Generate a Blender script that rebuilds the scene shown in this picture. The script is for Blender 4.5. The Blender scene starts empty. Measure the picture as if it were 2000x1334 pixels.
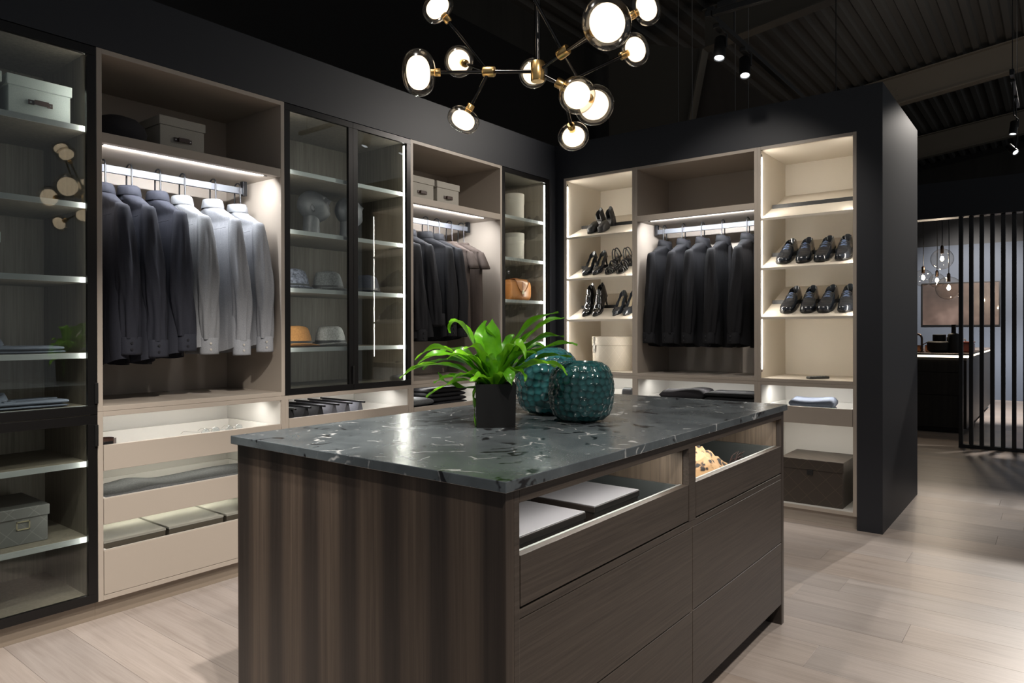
import bpy, bmesh, math, random
from mathutils import Vector, Matrix
random.seed(7)
PI = math.pi
SC = bpy.context.scene
COL = SC.collection

# ------------------------------------------------------------------ camera
cam = bpy.data.objects.new('camera', bpy.data.cameras.new('camera'))
COL.objects.link(cam)
yaw, pit, rol = math.radians(38.0499), math.radians(-0.19559), math.radians(-0.12205)
fw = Vector((-math.sin(yaw) * math.cos(pit), math.cos(yaw) * math.cos(pit), math.sin(pit)))
rt = Vector((math.cos(yaw), math.sin(yaw), 0))
up = rt.cross(fw)
r2 = rt * math.cos(rol) + up * math.sin(rol)
u2 = -rt * math.sin(rol) + up * math.cos(rol)
cam.matrix_world = Matrix.Translation((0, 0, 1.27)) @ Matrix((r2, u2, -fw)).transposed().to_4x4()
cam.data.sensor_width = 36
cam.data.lens = 36 * 1366.3 / 2000
cam.data.shift_y = -(667 - 650) / 2000
cam.data.clip_start = 0.02
SC.camera = cam

# ------------------------------------------------------------------ world, view, main lights
world = bpy.data.worlds.new('world')
SC.world = world
world.use_nodes = True
world.node_tree.nodes['Background'].inputs['Color'].default_value = (0.9, 0.95, 1.0, 1)
world.node_tree.nodes['Background'].inputs['Strength'].default_value = 0.145
SC.view_settings.view_transform = 'Standard'
SC.view_settings.look = 'None'
SC.view_settings.exposure = 0.15
SC.view_settings.gamma = 1.0
SC.view_settings.use_curve_mapping = False
SC.cycles.transparent_max_bounces = 24
SC.cycles.max_bounces = 8
SC.cycles.sample_clamp_indirect = 4.0


def spot(loc, target, power, deg, blend=0.35, size=0.04, color=(1, 0.93, 0.85)):
    d = bpy.data.lights.new('spot_light', 'SPOT')
    d.energy = power
    d.spot_size = math.radians(deg)
    d.spot_blend = blend
    d.shadow_soft_size = size
    d.color = color
    o = bpy.data.objects.new('spot_light', d)
    COL.objects.link(o)
    o.location = loc
    o.rotation_euler = (Vector(target) - Vector(loc)).to_track_quat('-Z', 'Y').to_euler()
    return o


# ceiling track spots, plus one added fill and one added uplight: (head position, aim point, watts, cone degrees)
SPOTS = [
    ((-0.55, 0.75, 3.35), (-3.1, 1.70, 0.05), 330, 40, 0.5),
    ((-1.60, 0.55, 3.40), (-2.6, 1.10, 0.0), 300, 46, 0.5),
    ((-0.85, 2.9, 3.35), (-3.40, 3.5, 1.0), 95, 62, 0.6),
    ((-1.70, 1.30, 3.5), (-1.40, 2.05, 0.95), 150, 46, 0.4),
    ((0.60, 2.6, 3.4), (0.05, 2.7, 0.0), 110, 84, 0.5),
    ((-1.611, 4.08, 2.93), (-2.10, 4.9, 1.35), 10, 62, 0.6),
    ((-1.70, 3.30, 3.3), (-1.75, 4.95, 1.45), 62, 60, 0.6),
    ((0.135, 12.0, 5.0), (-0.55, 3.7, 0.0), 1150, 23, 0.9),
    ((-0.35, 6.95, 3.2), (-0.862, 6.05, 2.2), 75, 66, 1.0),
    ((0.5, 0.2, 3.4), (-1.2, 1.9, 0.45), 210, 60, 0.5),  # added fill spot behind the camera, brightens the island front
    ((-1.0, 9.7, 4.4), (-0.3, 12.5, 6.2), 75, 120, 0.9),  # added uplight, brightens the roof deck and beams
    ((-0.396, 9.22, 3.3), (-0.75, 7.4, 0.0), 420, 52, 0.7),
    ((-1.75, 4.79, 3.12), (-3.31, 3.55, 2.55), 70, 74, 1.0),
]
for a, b, p, dg, bl in SPOTS:
    spot(a, b, p, dg, bl)

# ------------------------------------------------------------------ mesh helpers
class MB:
    """collects vertices and faces, then builds one mesh"""
    def __init__(s):
        s.v = []; s.f = []

    def add(s, v, f):
        n = len(s.v)
        s.v += [tuple(p) for p in v]
        s.f += [tuple(i + n for i in q) for q in f]
        return s

    def box(s, x, y, z, bev=0.0):
        if bev > 0:
            bm = bmesh.new()
            bmesh.ops.create_cube(bm, size=1)
            for q in bm.verts:
                q.co = Vector((x[0] + (q.co.x + .5) * (x[1] - x[0]), y[0] + (q.co.y + .5) * (y[1] - y[0]), z[0] + (q.co.z + .5) * (z[1] - z[0])))
            bmesh.ops.bevel(bm, geom=bm.edges[:], offset=bev, segments=2, affect='EDGES', profile=0.5)
            bm.verts.index_update()
            s.add([q.co[:] for q in bm.verts], [[q.index for q in fc.verts] for fc in bm.faces])
            bm.free()
            return s
        a, b = x; c, d = y; e, g = z
        return s.add([(a, c, e), (b, c, e), (b, d, e), (a, d, e), (a, c, g), (b, c, g), (b, d, g), (a, d, g)],
                     [(0, 3, 2, 1), (4, 5, 6, 7), (0, 1, 5, 4), (1, 2, 6, 5), (2, 3, 7, 6), (3, 0, 4, 7)])

    def loft(s, rings, closed=True, cap0=False, cap1=False):
        n = len(rings[0]); v = []; f = []
        for r in rings: v += r
        m = n if closed else n - 1
        for i in range(len(rings) - 1):
            for j in range(m):
                k = (j + 1) % n
                f.append((i * n + j, i * n + k, (i + 1) * n + k, (i + 1) * n + j))
        if cap0: f.append(tuple(range(n - 1, -1, -1)))
        if cap1: f.append(tuple((len(rings) - 1) * n + j for j in range(n)))
        return s.add(v, f)

    def lathe(s, prof, n=24, c=(0, 0, 0), sx=1.0, sy=1.0, cap0=True, cap1=True):
        rings = [[(c[0] + r * sx * math.cos(2 * PI * j / n), c[1] + r * sy * math.sin(2 * PI * j / n), c[2] + z) for j in range(n)] for r, z in prof]
        return s.loft(rings, True, cap0, cap1)

    def tube(s, path, r, n=8, caps=True):
        P = [Vector(p) for p in path]; rings = []
        rr = r if isinstance(r, (list, tuple)) else [r] * len(P)
        t0 = (P[1] - P[0]).normalized()
        a = t0.orthogonal().normalized()
        for i, p in enumerate(P):
            t = (P[min(i + 1, len(P) - 1)] - P[max(i - 1, 0)]).normalized()
            a = (a - t * a.dot(t)).normalized()
            b = t.cross(a)
            rings.append([tuple(p + (a * math.cos(2 * PI * j / n) + b * math.sin(2 * PI * j / n)) * rr[i]) for j in range(n)])
        return s.loft(rings, True, caps, caps)

    def xf(s, m):
        s.v = [tuple(m @ Vector(p)) for p in s.v]
        return s

    def mesh(s, name, smooth=None):
        me = bpy.data.meshes.new(name)
        me.from_pydata(s.v, [], s.f)
        me.update()
        if smooth is not None:
            me.shade_smooth()
            if smooth < 179: me.set_sharp_from_angle(angle=math.radians(smooth))
        return me

    def obj(s, name, mat, parent=None, smooth=None, org=(0, 0, 0)):
        if org != (0, 0, 0):
            s.v = [(p[0] - org[0], p[1] - org[1], p[2] - org[2]) for p in s.v]
        me = s.mesh(name, smooth)
        me.materials.append(mat)
        o = bpy.data.objects.new(name, me)
        COL.objects.link(o)
        if parent is not None: o.parent = parent
        return o


def tag(o, label=None, cat=None, group=None, kind=None):
    if label: o['label'] = label
    if cat: o['category'] = cat
    if group: o['group'] = group
    if kind: o['kind'] = kind
    return o


def thing(name, label, cat, loc=(0, 0, 0), rotz=0.0, group=None, rot=None):
    o = bpy.data.objects.new(name, None)
    COL.objects.link(o)
    o.empty_display_size = 0.05
    o.location = loc
    o.rotation_euler = rot if rot else (0, 0, rotz)
    return tag(o, label, cat, group)


def copy_tree(o, parent=None):
    c = o.copy(); COL.objects.link(c); c.parent = parent
    for ch in list(o.children): copy_tree(ch, c)
    return c


# ------------------------------------------------------------------ materials
def lin(c):
    return tuple(((q / 255) / 12.92 if q / 255 <= 0.04045 else ((q / 255 + 0.055) / 1.055) ** 2.4) for q in c)


def mat(name, col, rough=0.5, metal=0.0, emit=None, es=0.0, coat=0.0, spec=0.5, sheen=0.0):
    m = bpy.data.materials.new(name)
    m.use_nodes = True
    b = m.node_tree.nodes['Principled BSDF']
    b.inputs['Base Color'].default_value = (*col, 1)
    b.inputs['Roughness'].default_value = rough
    b.inputs['Metallic'].default_value = metal
    b.inputs['Coat Weight'].default_value = coat
    b.inputs['Specular IOR Level'].default_value = spec
    b.inputs['Sheen Weight'].default_value = sheen
    if emit:
        b.inputs['Emission Color'].default_value = (*emit, 1)
        b.inputs['Emission Strength'].default_value = es
    return m


class NT:
    def __init__(s, m):
        s.t = m.node_tree; s.b = s.t.nodes['Principled BSDF']

    def n(s, kind, **kw):
        q = s.t.nodes.new(kind)
        for k, v in kw.items():
            if k.startswith('i_'): q.inputs[k[2:].replace('_', ' ')].default_value = v
            else: setattr(q, k, v)
        return q

    def l(s, a, b): s.t.links.new(a, b)

    def coord(s, kind='Object', scale=(1, 1, 1), rot=(0, 0, 0)):
        c = s.n('ShaderNodeTexCoord'); mp = s.n('ShaderNodeMapping')
        mp.inputs['Scale'].default_value = scale; mp.inputs['Rotation'].default_value = rot
        s.l(c.outputs[kind], mp.inputs['Vector'])
        return mp.outputs['Vector']

    def wcoord(s, scale=(1, 1, 1), rot=(0, 0, 0)):
        c = s.n('ShaderNodeNewGeometry'); mp = s.n('ShaderNodeMapping')
        mp.inputs['Scale'].default_value = scale; mp.inputs['Rotation'].default_value = rot
        s.l(c.outputs['Position'], mp.inputs['Vector'])
        return mp.outputs['Vector']

    def ramp(s, fac, stops):
        r = s.n('ShaderNodeValToRGB')
        e = r.color_ramp.elements
        while len(e) < len(stops): e.new(0.5)
        for q, (p, c) in zip(e, stops):
            q.position = p; q.color = (*c, 1) if len(c) == 3 else c
        s.l(fac, r.inputs['Fac'])
        return r.outputs['Color']

    def noise(s, vec, scale=5, detail=4, rough=0.6, dist=0.0):
        q = s.n('ShaderNodeTexNoise'); q.inputs['Scale'].default_value = scale
        q.inputs['Detail'].default_value = detail; q.inputs['Roughness'].default_value = rough
        q.inputs['Distortion'].default_value = dist
        s.l(vec, q.inputs['Vector'])
        return q.outputs['Fac']

    def mix(s, fac, a, b, mode='MIX'):
        q = s.n('ShaderNodeMix', data_type='RGBA', blend_type=mode)
        for sock, v in ((q.inputs[0], fac), (q.inputs[6], a), (q.inputs[7], b)):
            if isinstance(v, (int, float)): sock.default_value = v
            elif isinstance(v, tuple): sock.default_value = (*v, 1)
            else: s.l(v, sock)
        return q.outputs[2]

    def bump(s, h, strength=0.3, dist=0.002):
        q = s.n('ShaderNodeBump'); q.inputs['Strength'].default_value = strength; q.inputs['Distance'].default_value = dist
        s.l(h, q.inputs['Height']); s.l(q.outputs['Normal'], s.b.inputs['Normal'])


def grain(name, dark, light, scale, rough=0.5, bump=0.15, stripes=None, rnd=0.0, world=False):
    m = mat(name, light, rough); t = NT(m)
    v = t.wcoord(scale) if world else t.coord('Object', scale)
    f = t.noise(v, 1.0, 6, 0.65, 0.6)
    c = t.ramp(f, [(0.3, dark), (0.7, light)])
    if stripes:
        s1, s2, sc = stripes
        wv = t.n('ShaderNodeTexWave', wave_type='BANDS', bands_direction='X', wave_profile='SIN')
        wv.inputs['Scale'].default_value = sc; wv.inputs['Distortion'].default_value = 0.9; wv.inputs['Detail'].default_value = 2; wv.inputs['Detail Scale'].default_value = 0.7
        t.l(t.coord('Object', (1, 1, 0.06)), wv.inputs['Vector'])
        c = t.mix(t.ramp(wv.outputs['Fac'], [(0.15, (0, 0, 0)), (0.75, (1, 1, 1))]), t.mix(1.0, c, s1, 'MULTIPLY'), t.mix(1.0, c, s2, 'MULTIPLY'))
    if rnd:
        o = t.n('ShaderNodeObjectInfo')
        r = t.ramp(o.outputs['Random'], [(0, (1 - rnd, 1 - rnd, 1 - rnd)), (0.5, (1, 1 - rnd * .3, 1 - rnd * .5)), (1, (1 + rnd * .5, 1 + rnd * .5, 1 + rnd * .55))])
        c = t.mix(1.0, c, r, 'MULTIPLY')
    t.l(c, t.b.inputs['Base Color'])
    if bump: t.bump(f, bump, 0.001)
    return m


def fabric(name, col, rough=0.85, weave=900, var=0.15, sheen=0.0, folds=0.0):
    m = mat(name, col, rough, sheen=sheen, spec=0.25); t = NT(m)
    v = t.coord('Object')
    f = t.noise(v, weave * 0.25, 2, 0.6)
    g = t.noise(v, 9, 3, 0.5)
    c = t.ramp(f, [(0.3, tuple(q * (1 - var) for q in col)), (0.7, tuple(q * (1 + var) for q in col))])
    c = t.mix(0.25, c, t.ramp(g, [(0.3, tuple(q * (1 - var) for q in col)), (0.7, tuple(q * (1 + var) for q in col))]))
    t.l(c, t.b.inputs['Base Color'])
    if folds:
        h = t.noise(t.coord('Object', (15, 15, 2.2)), 1.0, 2, 0.5, 0.6)
        ad = t.n('ShaderNodeMath', operation='MULTIPLY_ADD'); ad.inputs[1].default_value = 0.03; t.l(f, ad.inputs[0]); t.l(h, ad.inputs[2])
        t.bump(ad.outputs[0], folds, 0.016)
    else:
        t.bump(f, 0.25, 0.0006)
    return m


def pane(name, tint=(0.93, 0.96, 0.95), gain=1.35, rough=0.0):
    m = bpy.data.materials.new(name); m.use_nodes = True
    t = m.node_tree; t.nodes.clear()
    out = t.nodes.new('ShaderNodeOutputMaterial'); mx = t.nodes.new('ShaderNodeMixShader')
    tr = t.nodes.new('ShaderNodeBsdfTransparent'); gl = t.nodes.new('ShaderNodeBsdfGlossy')
    fr = t.nodes.new('ShaderNodeFresnel'); ml = t.nodes.new('ShaderNodeMath')
    tr.inputs['Color'].default_value = (*tint, 1); gl.inputs['Roughness'].default_value = rough
    ge = t.nodes.new("ShaderNodeNewGeometry"); mr = t.nodes.new("ShaderNodeMapRange"); mr.inputs[3].default_value = 1.5; mr.inputs[4].default_value = 1 / 1.5
    t.links.new(ge.outputs["Backfacing"], mr.inputs[0]); t.links.new(mr.outputs[0], fr.inputs["IOR"]); ml.operation = 'MULTIPLY'; ml.inputs[1].default_value = gain; ml.use_clamp = True
    t.links.new(fr.outputs[0], ml.inputs[0]); t.links.new(ml.outputs[0], mx.inputs[0])
    t.links.new(tr.outputs[0], mx.inputs[1]); t.links.new(gl.outputs[0], mx.inputs[2])
    t.links.new(mx.outputs[0], out.inputs['Surface'])
    return m


def emitter(name, col, s):
    m = bpy.data.materials.new(name); m.use_nodes = True
    t = m.node_tree; t.nodes.clear()
    out = t.nodes.new('ShaderNodeOutputMaterial'); e = t.nodes.new('ShaderNodeEmission')
    e.inputs['Color'].default_value = (*col, 1); e.inputs['Strength'].default_value = s
    t.links.new(e.outputs[0], out.inputs['Surface'])
    return m


M = {}
M['taupe'] = mat('taupe_lacquer', (0.42, 0.365, 0.31), 0.42)
M['cream'] = mat('cream_lit_lining', (0.62, 0.56, 0.47), 0.5)  # paler than the taupe: LED brightness is put into the colour
M['drawer_lining'] = mat('drawer_lining', (0.73, 0.71, 0.67), 0.5)
M['plinth'] = mat('plinth_lacquer', (0.27, 0.22, 0.17), 0.45)
M['veneer'] = grain('olive_grey_veneer', (0.084, 0.073, 0.056), (0.165, 0.145, 0.114), (70, 70, 2.2), 0.5, 0.2)
M['frame'] = mat('dark_bronze_frame', (0.018, 0.017, 0.017), 0.32, 0.6)
M['handle'] = mat('black_handle', (0.008, 0.008, 0.008), 0.4)
M['alu'] = mat('brushed_aluminium_edge', (0.36, 0.38, 0.38), 0.4, 0.5)
M['rail'] = mat('satin_rail', (0.13, 0.137, 0.155), 0.5, 0.2)
M['dark_metal'] = mat('dark_metal', (0.03, 0.03, 0.032), 0.35, 0.8)
M['pane'] = pane('clear_pane')
M['led'] = emitter('led_strip', (1.0, 0.97, 0.91), 7.0)
M['led_dim'] = emitter('led_line', (1.0, 0.97, 0.92), 3.2)
M['black_wall'] = mat('black_wall_paint', (0.0180, 0.0197, 0.0255), 0.5, spec=0.45)
M['floor_base'] = mat('floor_screed', (0.10, 0.085, 0.075), 0.9)
M['gun'] = mat('gunmetal_lining', (0.085, 0.095, 0.095), 0.42, 0.2)
M['gun_edge'] = mat('gunmetal_edge', (0.42, 0.44, 0.43), 0.4, 0.5)
M['brass'] = mat('brushed_brass', (0.72, 0.48, 0.20), 0.28, 1.0)
M['black_chrome'] = mat('black_chrome', (0.05, 0.047, 0.045), 0.16, 1.0)
M['leather'] = mat('brown_leather', (0.045, 0.022, 0.016), 0.4, coat=0.2)
M['rivet'] = mat('steel_rivet', (0.7, 0.7, 0.7), 0.25, 1.0)
M['black_plastic'] = mat('black_plastic', (0.012, 0.012, 0.012), 0.45)
M['wire'] = mat('hanger_wire', (0.022, 0.022, 0.024), 0.3, 0.6)
M['canvas'] = fabric('grey_green_canvas', (0.44, 0.49, 0.47), 0.8, 1200, 0.10, 0.0)
M['canvas_warm'] = fabric('warm_grey_canvas', (0.36, 0.34, 0.30), 0.8, 1200, 0.10, 0.0)
M['shirt_navy'] = fabric('navy_grey_cotton', (0.026, 0.0275, 0.038), 0.8, folds=0.5)
M['shirt_slate'] = fabric('slate_cotton', (0.032, 0.034, 0.046), 0.8, folds=0.5)
M['shirt_silver'] = fabric('silver_grey_cotton', (0.31, 0.32, 0.345), 0.8, folds=0.5)
M['shirt_mist'] = fabric('mist_grey_cotton', (0.275, 0.283, 0.300), 0.8, folds=0.5)
M['shirt_black'] = fabric('black_cotton', (0.0120, 0.0122, 0.0145), 0.75, folds=0.5)
M['shirt_char'] = fabric('charcoal_cotton', (0.0150, 0.0152, 0.018), 0.8, folds=0.5)
M['tee_brown'] = fabric('taupe_brown_jersey', (0.075, 0.058, 0.050), 0.9, folds=0.5)
M['knit_dark'] = fabric('dark_knit', (0.035, 0.033, 0.037), 0.9)
M['denim_black'] = fabric('black_denim', (0.016, 0.016, 0.018), 0.9, 700, 0.4)
M['felt'] = fabric('grey_felt', (0.12, 0.125, 0.13), 0.95, 500, 0.35)
M['shirt_fold'] = fabric('blue_grey_folded', (0.10, 0.115, 0.15), 0.8)
M['button'] = mat('shirt_button', (0.55, 0.52, 0.48), 0.3)
M['button_dark'] = mat('dark_button', (0.02, 0.02, 0.025), 0.3)
M['leaf'] = mat('fern_leaf', (0.075, 0.30, 0.012), 0.30, coat=0.35)
M['soil'] = mat('potting_soil', (0.02, 0.014, 0.01), 1.0)
M['pot'] = mat('matt_black_pot', (0.0045, 0.0045, 0.0045), 0.45, spec=0.3)


def leaf_setup():
    t = NT(M['leaf'])
    o = t.n('ShaderNodeObjectInfo')
    c = t.ramp(o.outputs['Random'], [(0.0, (0.025, 0.14, 0.005)), (0.45, (0.09, 0.33, 0.010)), (1.0, (0.22, 0.52, 0.018))])
    v = t.noise(t.coord('Object'), 30, 3)
    c = t.mix(0.35, c, t.ramp(v, [(0.3, (0.02, 0.14, 0.005)), (0.7, (0.20, 0.52, 0.022))]))
    t.l(c, t.b.inputs['Base Color'])
    tr = t.n('ShaderNodeBsdfTranslucent'); tr.inputs['Color'].default_value = (0.16, 0.42, 0.015, 1)
    mx = t.n('ShaderNodeMixShader'); mx.inputs[0].default_value = 0.3
    out = [q for q in t.t.nodes if q.type == 'OUTPUT_MATERIAL'][0]
    t.l(t.b.outputs[0], mx.inputs[1]); t.l(tr.outputs[0], mx.inputs[2]); t.l(mx.outputs[0], out.inputs['Surface'])


leaf_setup()


def plank_mat():
    m = mat('pale_oak_plank', (0.42, 0.34, 0.28), 0.36, spec=0.4); t = NT(m)
    o = t.n('ShaderNodeObjectInfo')
    c = t.n('ShaderNodeTexCoord')
    add = t.n('ShaderNodeVectorMath', operation='ADD')
    mul = t.n('ShaderNodeVectorMath', operation='SCALE'); mul.inputs['Scale'].default_value = 7.3
    cmb = t.n('ShaderNodeCombineXYZ')
    t.l(o.outputs['Random'], cmb.inputs[0]); t.l(o.outputs['Random'], cmb.inputs[1]); t.l(o.outputs['Random'], cmb.inputs[2])
    t.l(cmb.outputs[0], mul.inputs[0]); t.l(mul.outputs[0], add.inputs[1]); t.l(c.outputs['Object'], add.inputs[0])

    def mapped(sc):
        mp = t.n('ShaderNodeMapping'); mp.inputs['Scale'].default_value = sc
        t.l(add.outputs[0], mp.inputs['Vector']); return mp.outputs['Vector']
    g1 = t.noise(mapped((1.6, 26, 10)), 1.0, 6, 0.62, 1.0)
    g2 = t.noise(mapped((4, 120, 20)), 1.0, 3, 0.6, 0.3)
    g3 = t.noise(mapped((1.0, 2.4, 1)), 1.0, 3, 0.5, 0.4)
    c1 = t.ramp(g1, [(0.30, (0.30, 0.238, 0.190)), (0.50, (0.44, 0.362, 0.302)), (0.75, (0.54, 0.455, 0.39))])
    c2 = t.mix(0.30, c1, t.ramp(g2, [(0.35, (0.28, 0.22, 0.18)), (0.6, (0.50, 0.42, 0.36))]))
    c3 = t.mix(0.35, c2, t.ramp(g3, [(0.3, (0.36, 0.30, 0.26)), (0.7, (0.52, 0.43, 0.36))]))
    r = t.ramp(o.outputs['Random'], [(0, (0.84, 0.85, 0.87)), (0.35, (1.02, 0.97, 0.92)), (0.7, (0.92, 0.94, 0.97)), (1, (1.12, 1.07, 1.02))])
    t.l(t.mix(1.0, t.mix(1.0, c3, r, 'MULTIPLY'), (0.96, 1.0, 1.065), 'MULTIPLY'), t.b.inputs['Base Color'])
    rr = t.n('ShaderNodeMapRange'); rr.inputs[3].default_value = 0.28; rr.inputs[4].default_value = 0.44
    t.l(g1, rr.inputs[0]); t.l(rr.outputs[0], t.b.inputs['Roughness'])
    t.bump(g2, 0.12, 0.0008)
    return m


M['plank'] = plank_mat()


def marble_mat():
    m = mat('dark_marble', (0.05, 0.06, 0.065), 0.2, spec=0.9, coat=0.35); t = NT(m)
    v = t.coord('Object')
    w = t.n('ShaderNodeTexNoise'); w.inputs['Scale'].default_value = 3.0; w.inputs['Detail'].default_value = 4
    t.l(v, w.inputs['Vector'])
    mxv = t.n('ShaderNodeMix', data_type='VECTOR'); mxv.inputs[0].default_value = 0.30
    t.l(v, mxv.inputs[4]); t.l(w.outputs['Color'], mxv.inputs[5])
    base = t.ramp(t.noise(v, 5, 6, 0.6, 0.8), [(0.3, (0.058, 0.068, 0.076)), (0.55, (0.095, 0.112, 0.122)), (0.8, (0.145, 0.166, 0.177))])
    vo = t.n('ShaderNodeTexVoronoi', feature='DISTANCE_TO_EDGE'); vo.inputs['Scale'].default_value = 7.5
    t.l(mxv.outputs[1], vo.inputs['Vector'])
    line = t.ramp(vo.outputs['Distance'], [(0.0, (1, 1, 1)), (0.010, (0.9, 0.9, 0.9)), (0.030, (0, 0, 0))])
    msk = t.ramp(t.noise(v, 11, 3, 0.6, 0.6), [(0.53, (0, 0, 0)), (0.60, (1, 1, 1))])
    fac = t.mix(1.0, line, msk, 'MULTIPLY')
    c = t.mix(fac, base, (0.50, 0.51, 0.51))
    vo2 = t.n('ShaderNodeTexVoronoi', feature='DISTANCE_TO_EDGE'); vo2.inputs['Scale'].default_value = 14
    mp = t.n('ShaderNodeMapping'); mp.inputs['Location'].default_value = (3, 5, 1); mp.inputs['Scale'].default_value = (1.0, 0.55, 1)
    t.l(mxv.outputs[1], mp.inputs['Vector']); t.l(mp.outputs[0], vo2.inputs['Vector'])
    line2 = t.ramp(vo2.outputs['Distance'], [(0.0, (1, 1, 1)), (0.05, (1, 1, 1)), (0.09, (0, 0, 0))])
    msk2 = t.ramp(t.noise(v, 9, 3, 0.6, 0.5), [(0.565, (0, 0, 0)), (0.60, (1, 1, 1))])
    c = t.mix(t.mix(1.0, line2, msk2, 'MULTIPLY'), c, (0.008, 0.008, 0.010))
    t.l(c, t.b.inputs['Base Color'])
    rr = t.n('ShaderNodeMapRange'); t.b.inputs['Coat Roughness'].default_value = 0.26
    rr.inputs[3].default_value = 0.20; rr.inputs[4].default_value = 0.32
    t.l(t.noise(v, 14, 3), rr.inputs[0]); t.l(rr.outputs[0], t.b.inputs['Roughness'])
    t.bump(t.noise(v, 60, 3), 0.012, 0.001)
    return m


M['marble'] = marble_mat()
M['oak_dark'] = grain('smoked_oak_horizontal', (0.038, 0.029, 0.023), (0.090, 0.070, 0.056), (90, 2.6, 150), 0.45, 0.35)
M['oak_side'] = grain('smoked_oak_striped', (0.050, 0.038, 0.030), (0.106, 0.082, 0.064), (75, 75, 1.3), 0.45, 0.2,
                      stripes=((0.42, 0.41, 0.43), (1.25, 1.19, 1.14), 1.9))
M['oak_inner'] = grain('smoked_oak_inner', (0.10, 0.075, 0.055), (0.20, 0.155, 0.115), (90, 90, 2.0), 0.5, 0.25)

# ------------------------------------------------------------------ the setting
YB = 4.822      # front plane of the back wall
XL = -3.31      # front plane of the left wall


def struct(name, mb, m, parent=None, smooth=None):
    o = mb.obj(name, m, parent, smooth)
    if parent is None: o['kind'] = 'structure'
    return o


floor = struct('floor', MB().box((-6.5, 5.0), (-3.0, 24.0), (-0.12, -0.016)), M['floor_base'])
PW, PL = 0.225, 2.3
pmesh = MB().box((0, PL - 0.0008), (0, PW - 0.0009), (-0.016, 0), 0.0004).mesh('plank')
pmesh.materials.append(M['plank'])
prng = random.Random(3)
for i in range(-4, 71):
    y = i * PW + 0.05
    x0, x1 = (-3.9, 2.6) if y < 4.9 else (-1.9, 2.2)
    x = x0 - prng.uniform(0.0, PL) * (1 if y < 4.9 else 0.35)
    while x < x1:
        p = bpy.data.objects.new('plank', pmesh); COL.objects.link(p); p.parent = floor
        p.location = (x, y, 0)
        x += PL

WT = 2.802      # top of the black partition walls
mb = MB()
mb.box((XL - 0.62, XL), (-1.2, YB + 0.62), (2.512, WT))
mb.box((XL - 0.66, XL - 0.60), (-1.2, YB + 0.62), (0, 2.512))
mb.box((XL - 0.62, XL), (4.735, YB + 0.02), (0, 2.512))
mb.box((XL - 0.62, XL), (-1.2, 0.348), (0, 2.512))
struct('wall_left', mb, M['black_wall'])
mb = MB()
mb.box((XL - 0.02, -0.862), (YB, 6.166), (2.522, WT))
mb.box((XL - 0.02, -3.229), (YB, 6.166), (0, 2.522))
mb.box((-1.008, -0.862), (YB, 6.166), (0, 2.522))
mb.box((XL - 0.02, -1.008), (YB + 0.62, 6.166), (0, 2.522))
struct('wall_back', mb, M['black_wall'])

# warehouse shell
M['cladding'] = grain('brown_cladding', (0.030, 0.027, 0.023), (0.050, 0.046, 0.039), (3, 3, 0.4), 0.7, 0.1)
M['deck'] = mat('galvanised_deck', (0.10, 0.095, 0.085), 0.65, 0.2)
M['steel_paint'] = mat('beige_steel_paint', (0.19, 0.165, 0.13), 0.6)
M['dark_band'] = mat('dark_lower_band', (0.010, 0.009, 0.009), 0.8)
struct('wall_warehouse', MB().box((-6.3, -6.0), (-3, 24), (5.24, 9.0)), M['cladding'])
struct('wall_warehouse_base', MB().box((-6.3, -5.98), (-3, 24), (0.0, 5.24)), M['dark_band'])
M['blue_wall'] = mat('slate_blue_paint', (0.115, 0.140, 0.190), 0.6)
struct('wall_kitchen', MB().box((-4.5, 3.2), (15.26, 15.45), (0, 2.83)), M['blue_wall'])
struct('wall_far', MB().box((-6.3, 6), (24.0, 24.2), (0, 9)), M['cladding'])
struct('wall_kitchen_top', MB().box((-4.5, 3.2), (15.30, 15.5), (2.83, 3.6)), M['black_wall'])
# corrugated roof deck, pitched, ribs along Y
mb = MB(); v = []; pit_ = 0.12
x = -6.0; k = 0
prof = []
while x < 6.0:
    z = 6.55 + pit_ * x
    prof += [(x, z), (x + 0.09, z + .011), (x + 0.125, z + 0.085), (x + 0.215, z + 0.096), ]
    x += 0.25
ya, yb = -3.0, 24.0
ringa = [(a, ya, b) for a, b in prof]; ringb = [(a, yb, b) for a, b in prof]
mb.loft([ringa, ringb], closed=False)
struct('ceiling', mb, M['deck'])

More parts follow.
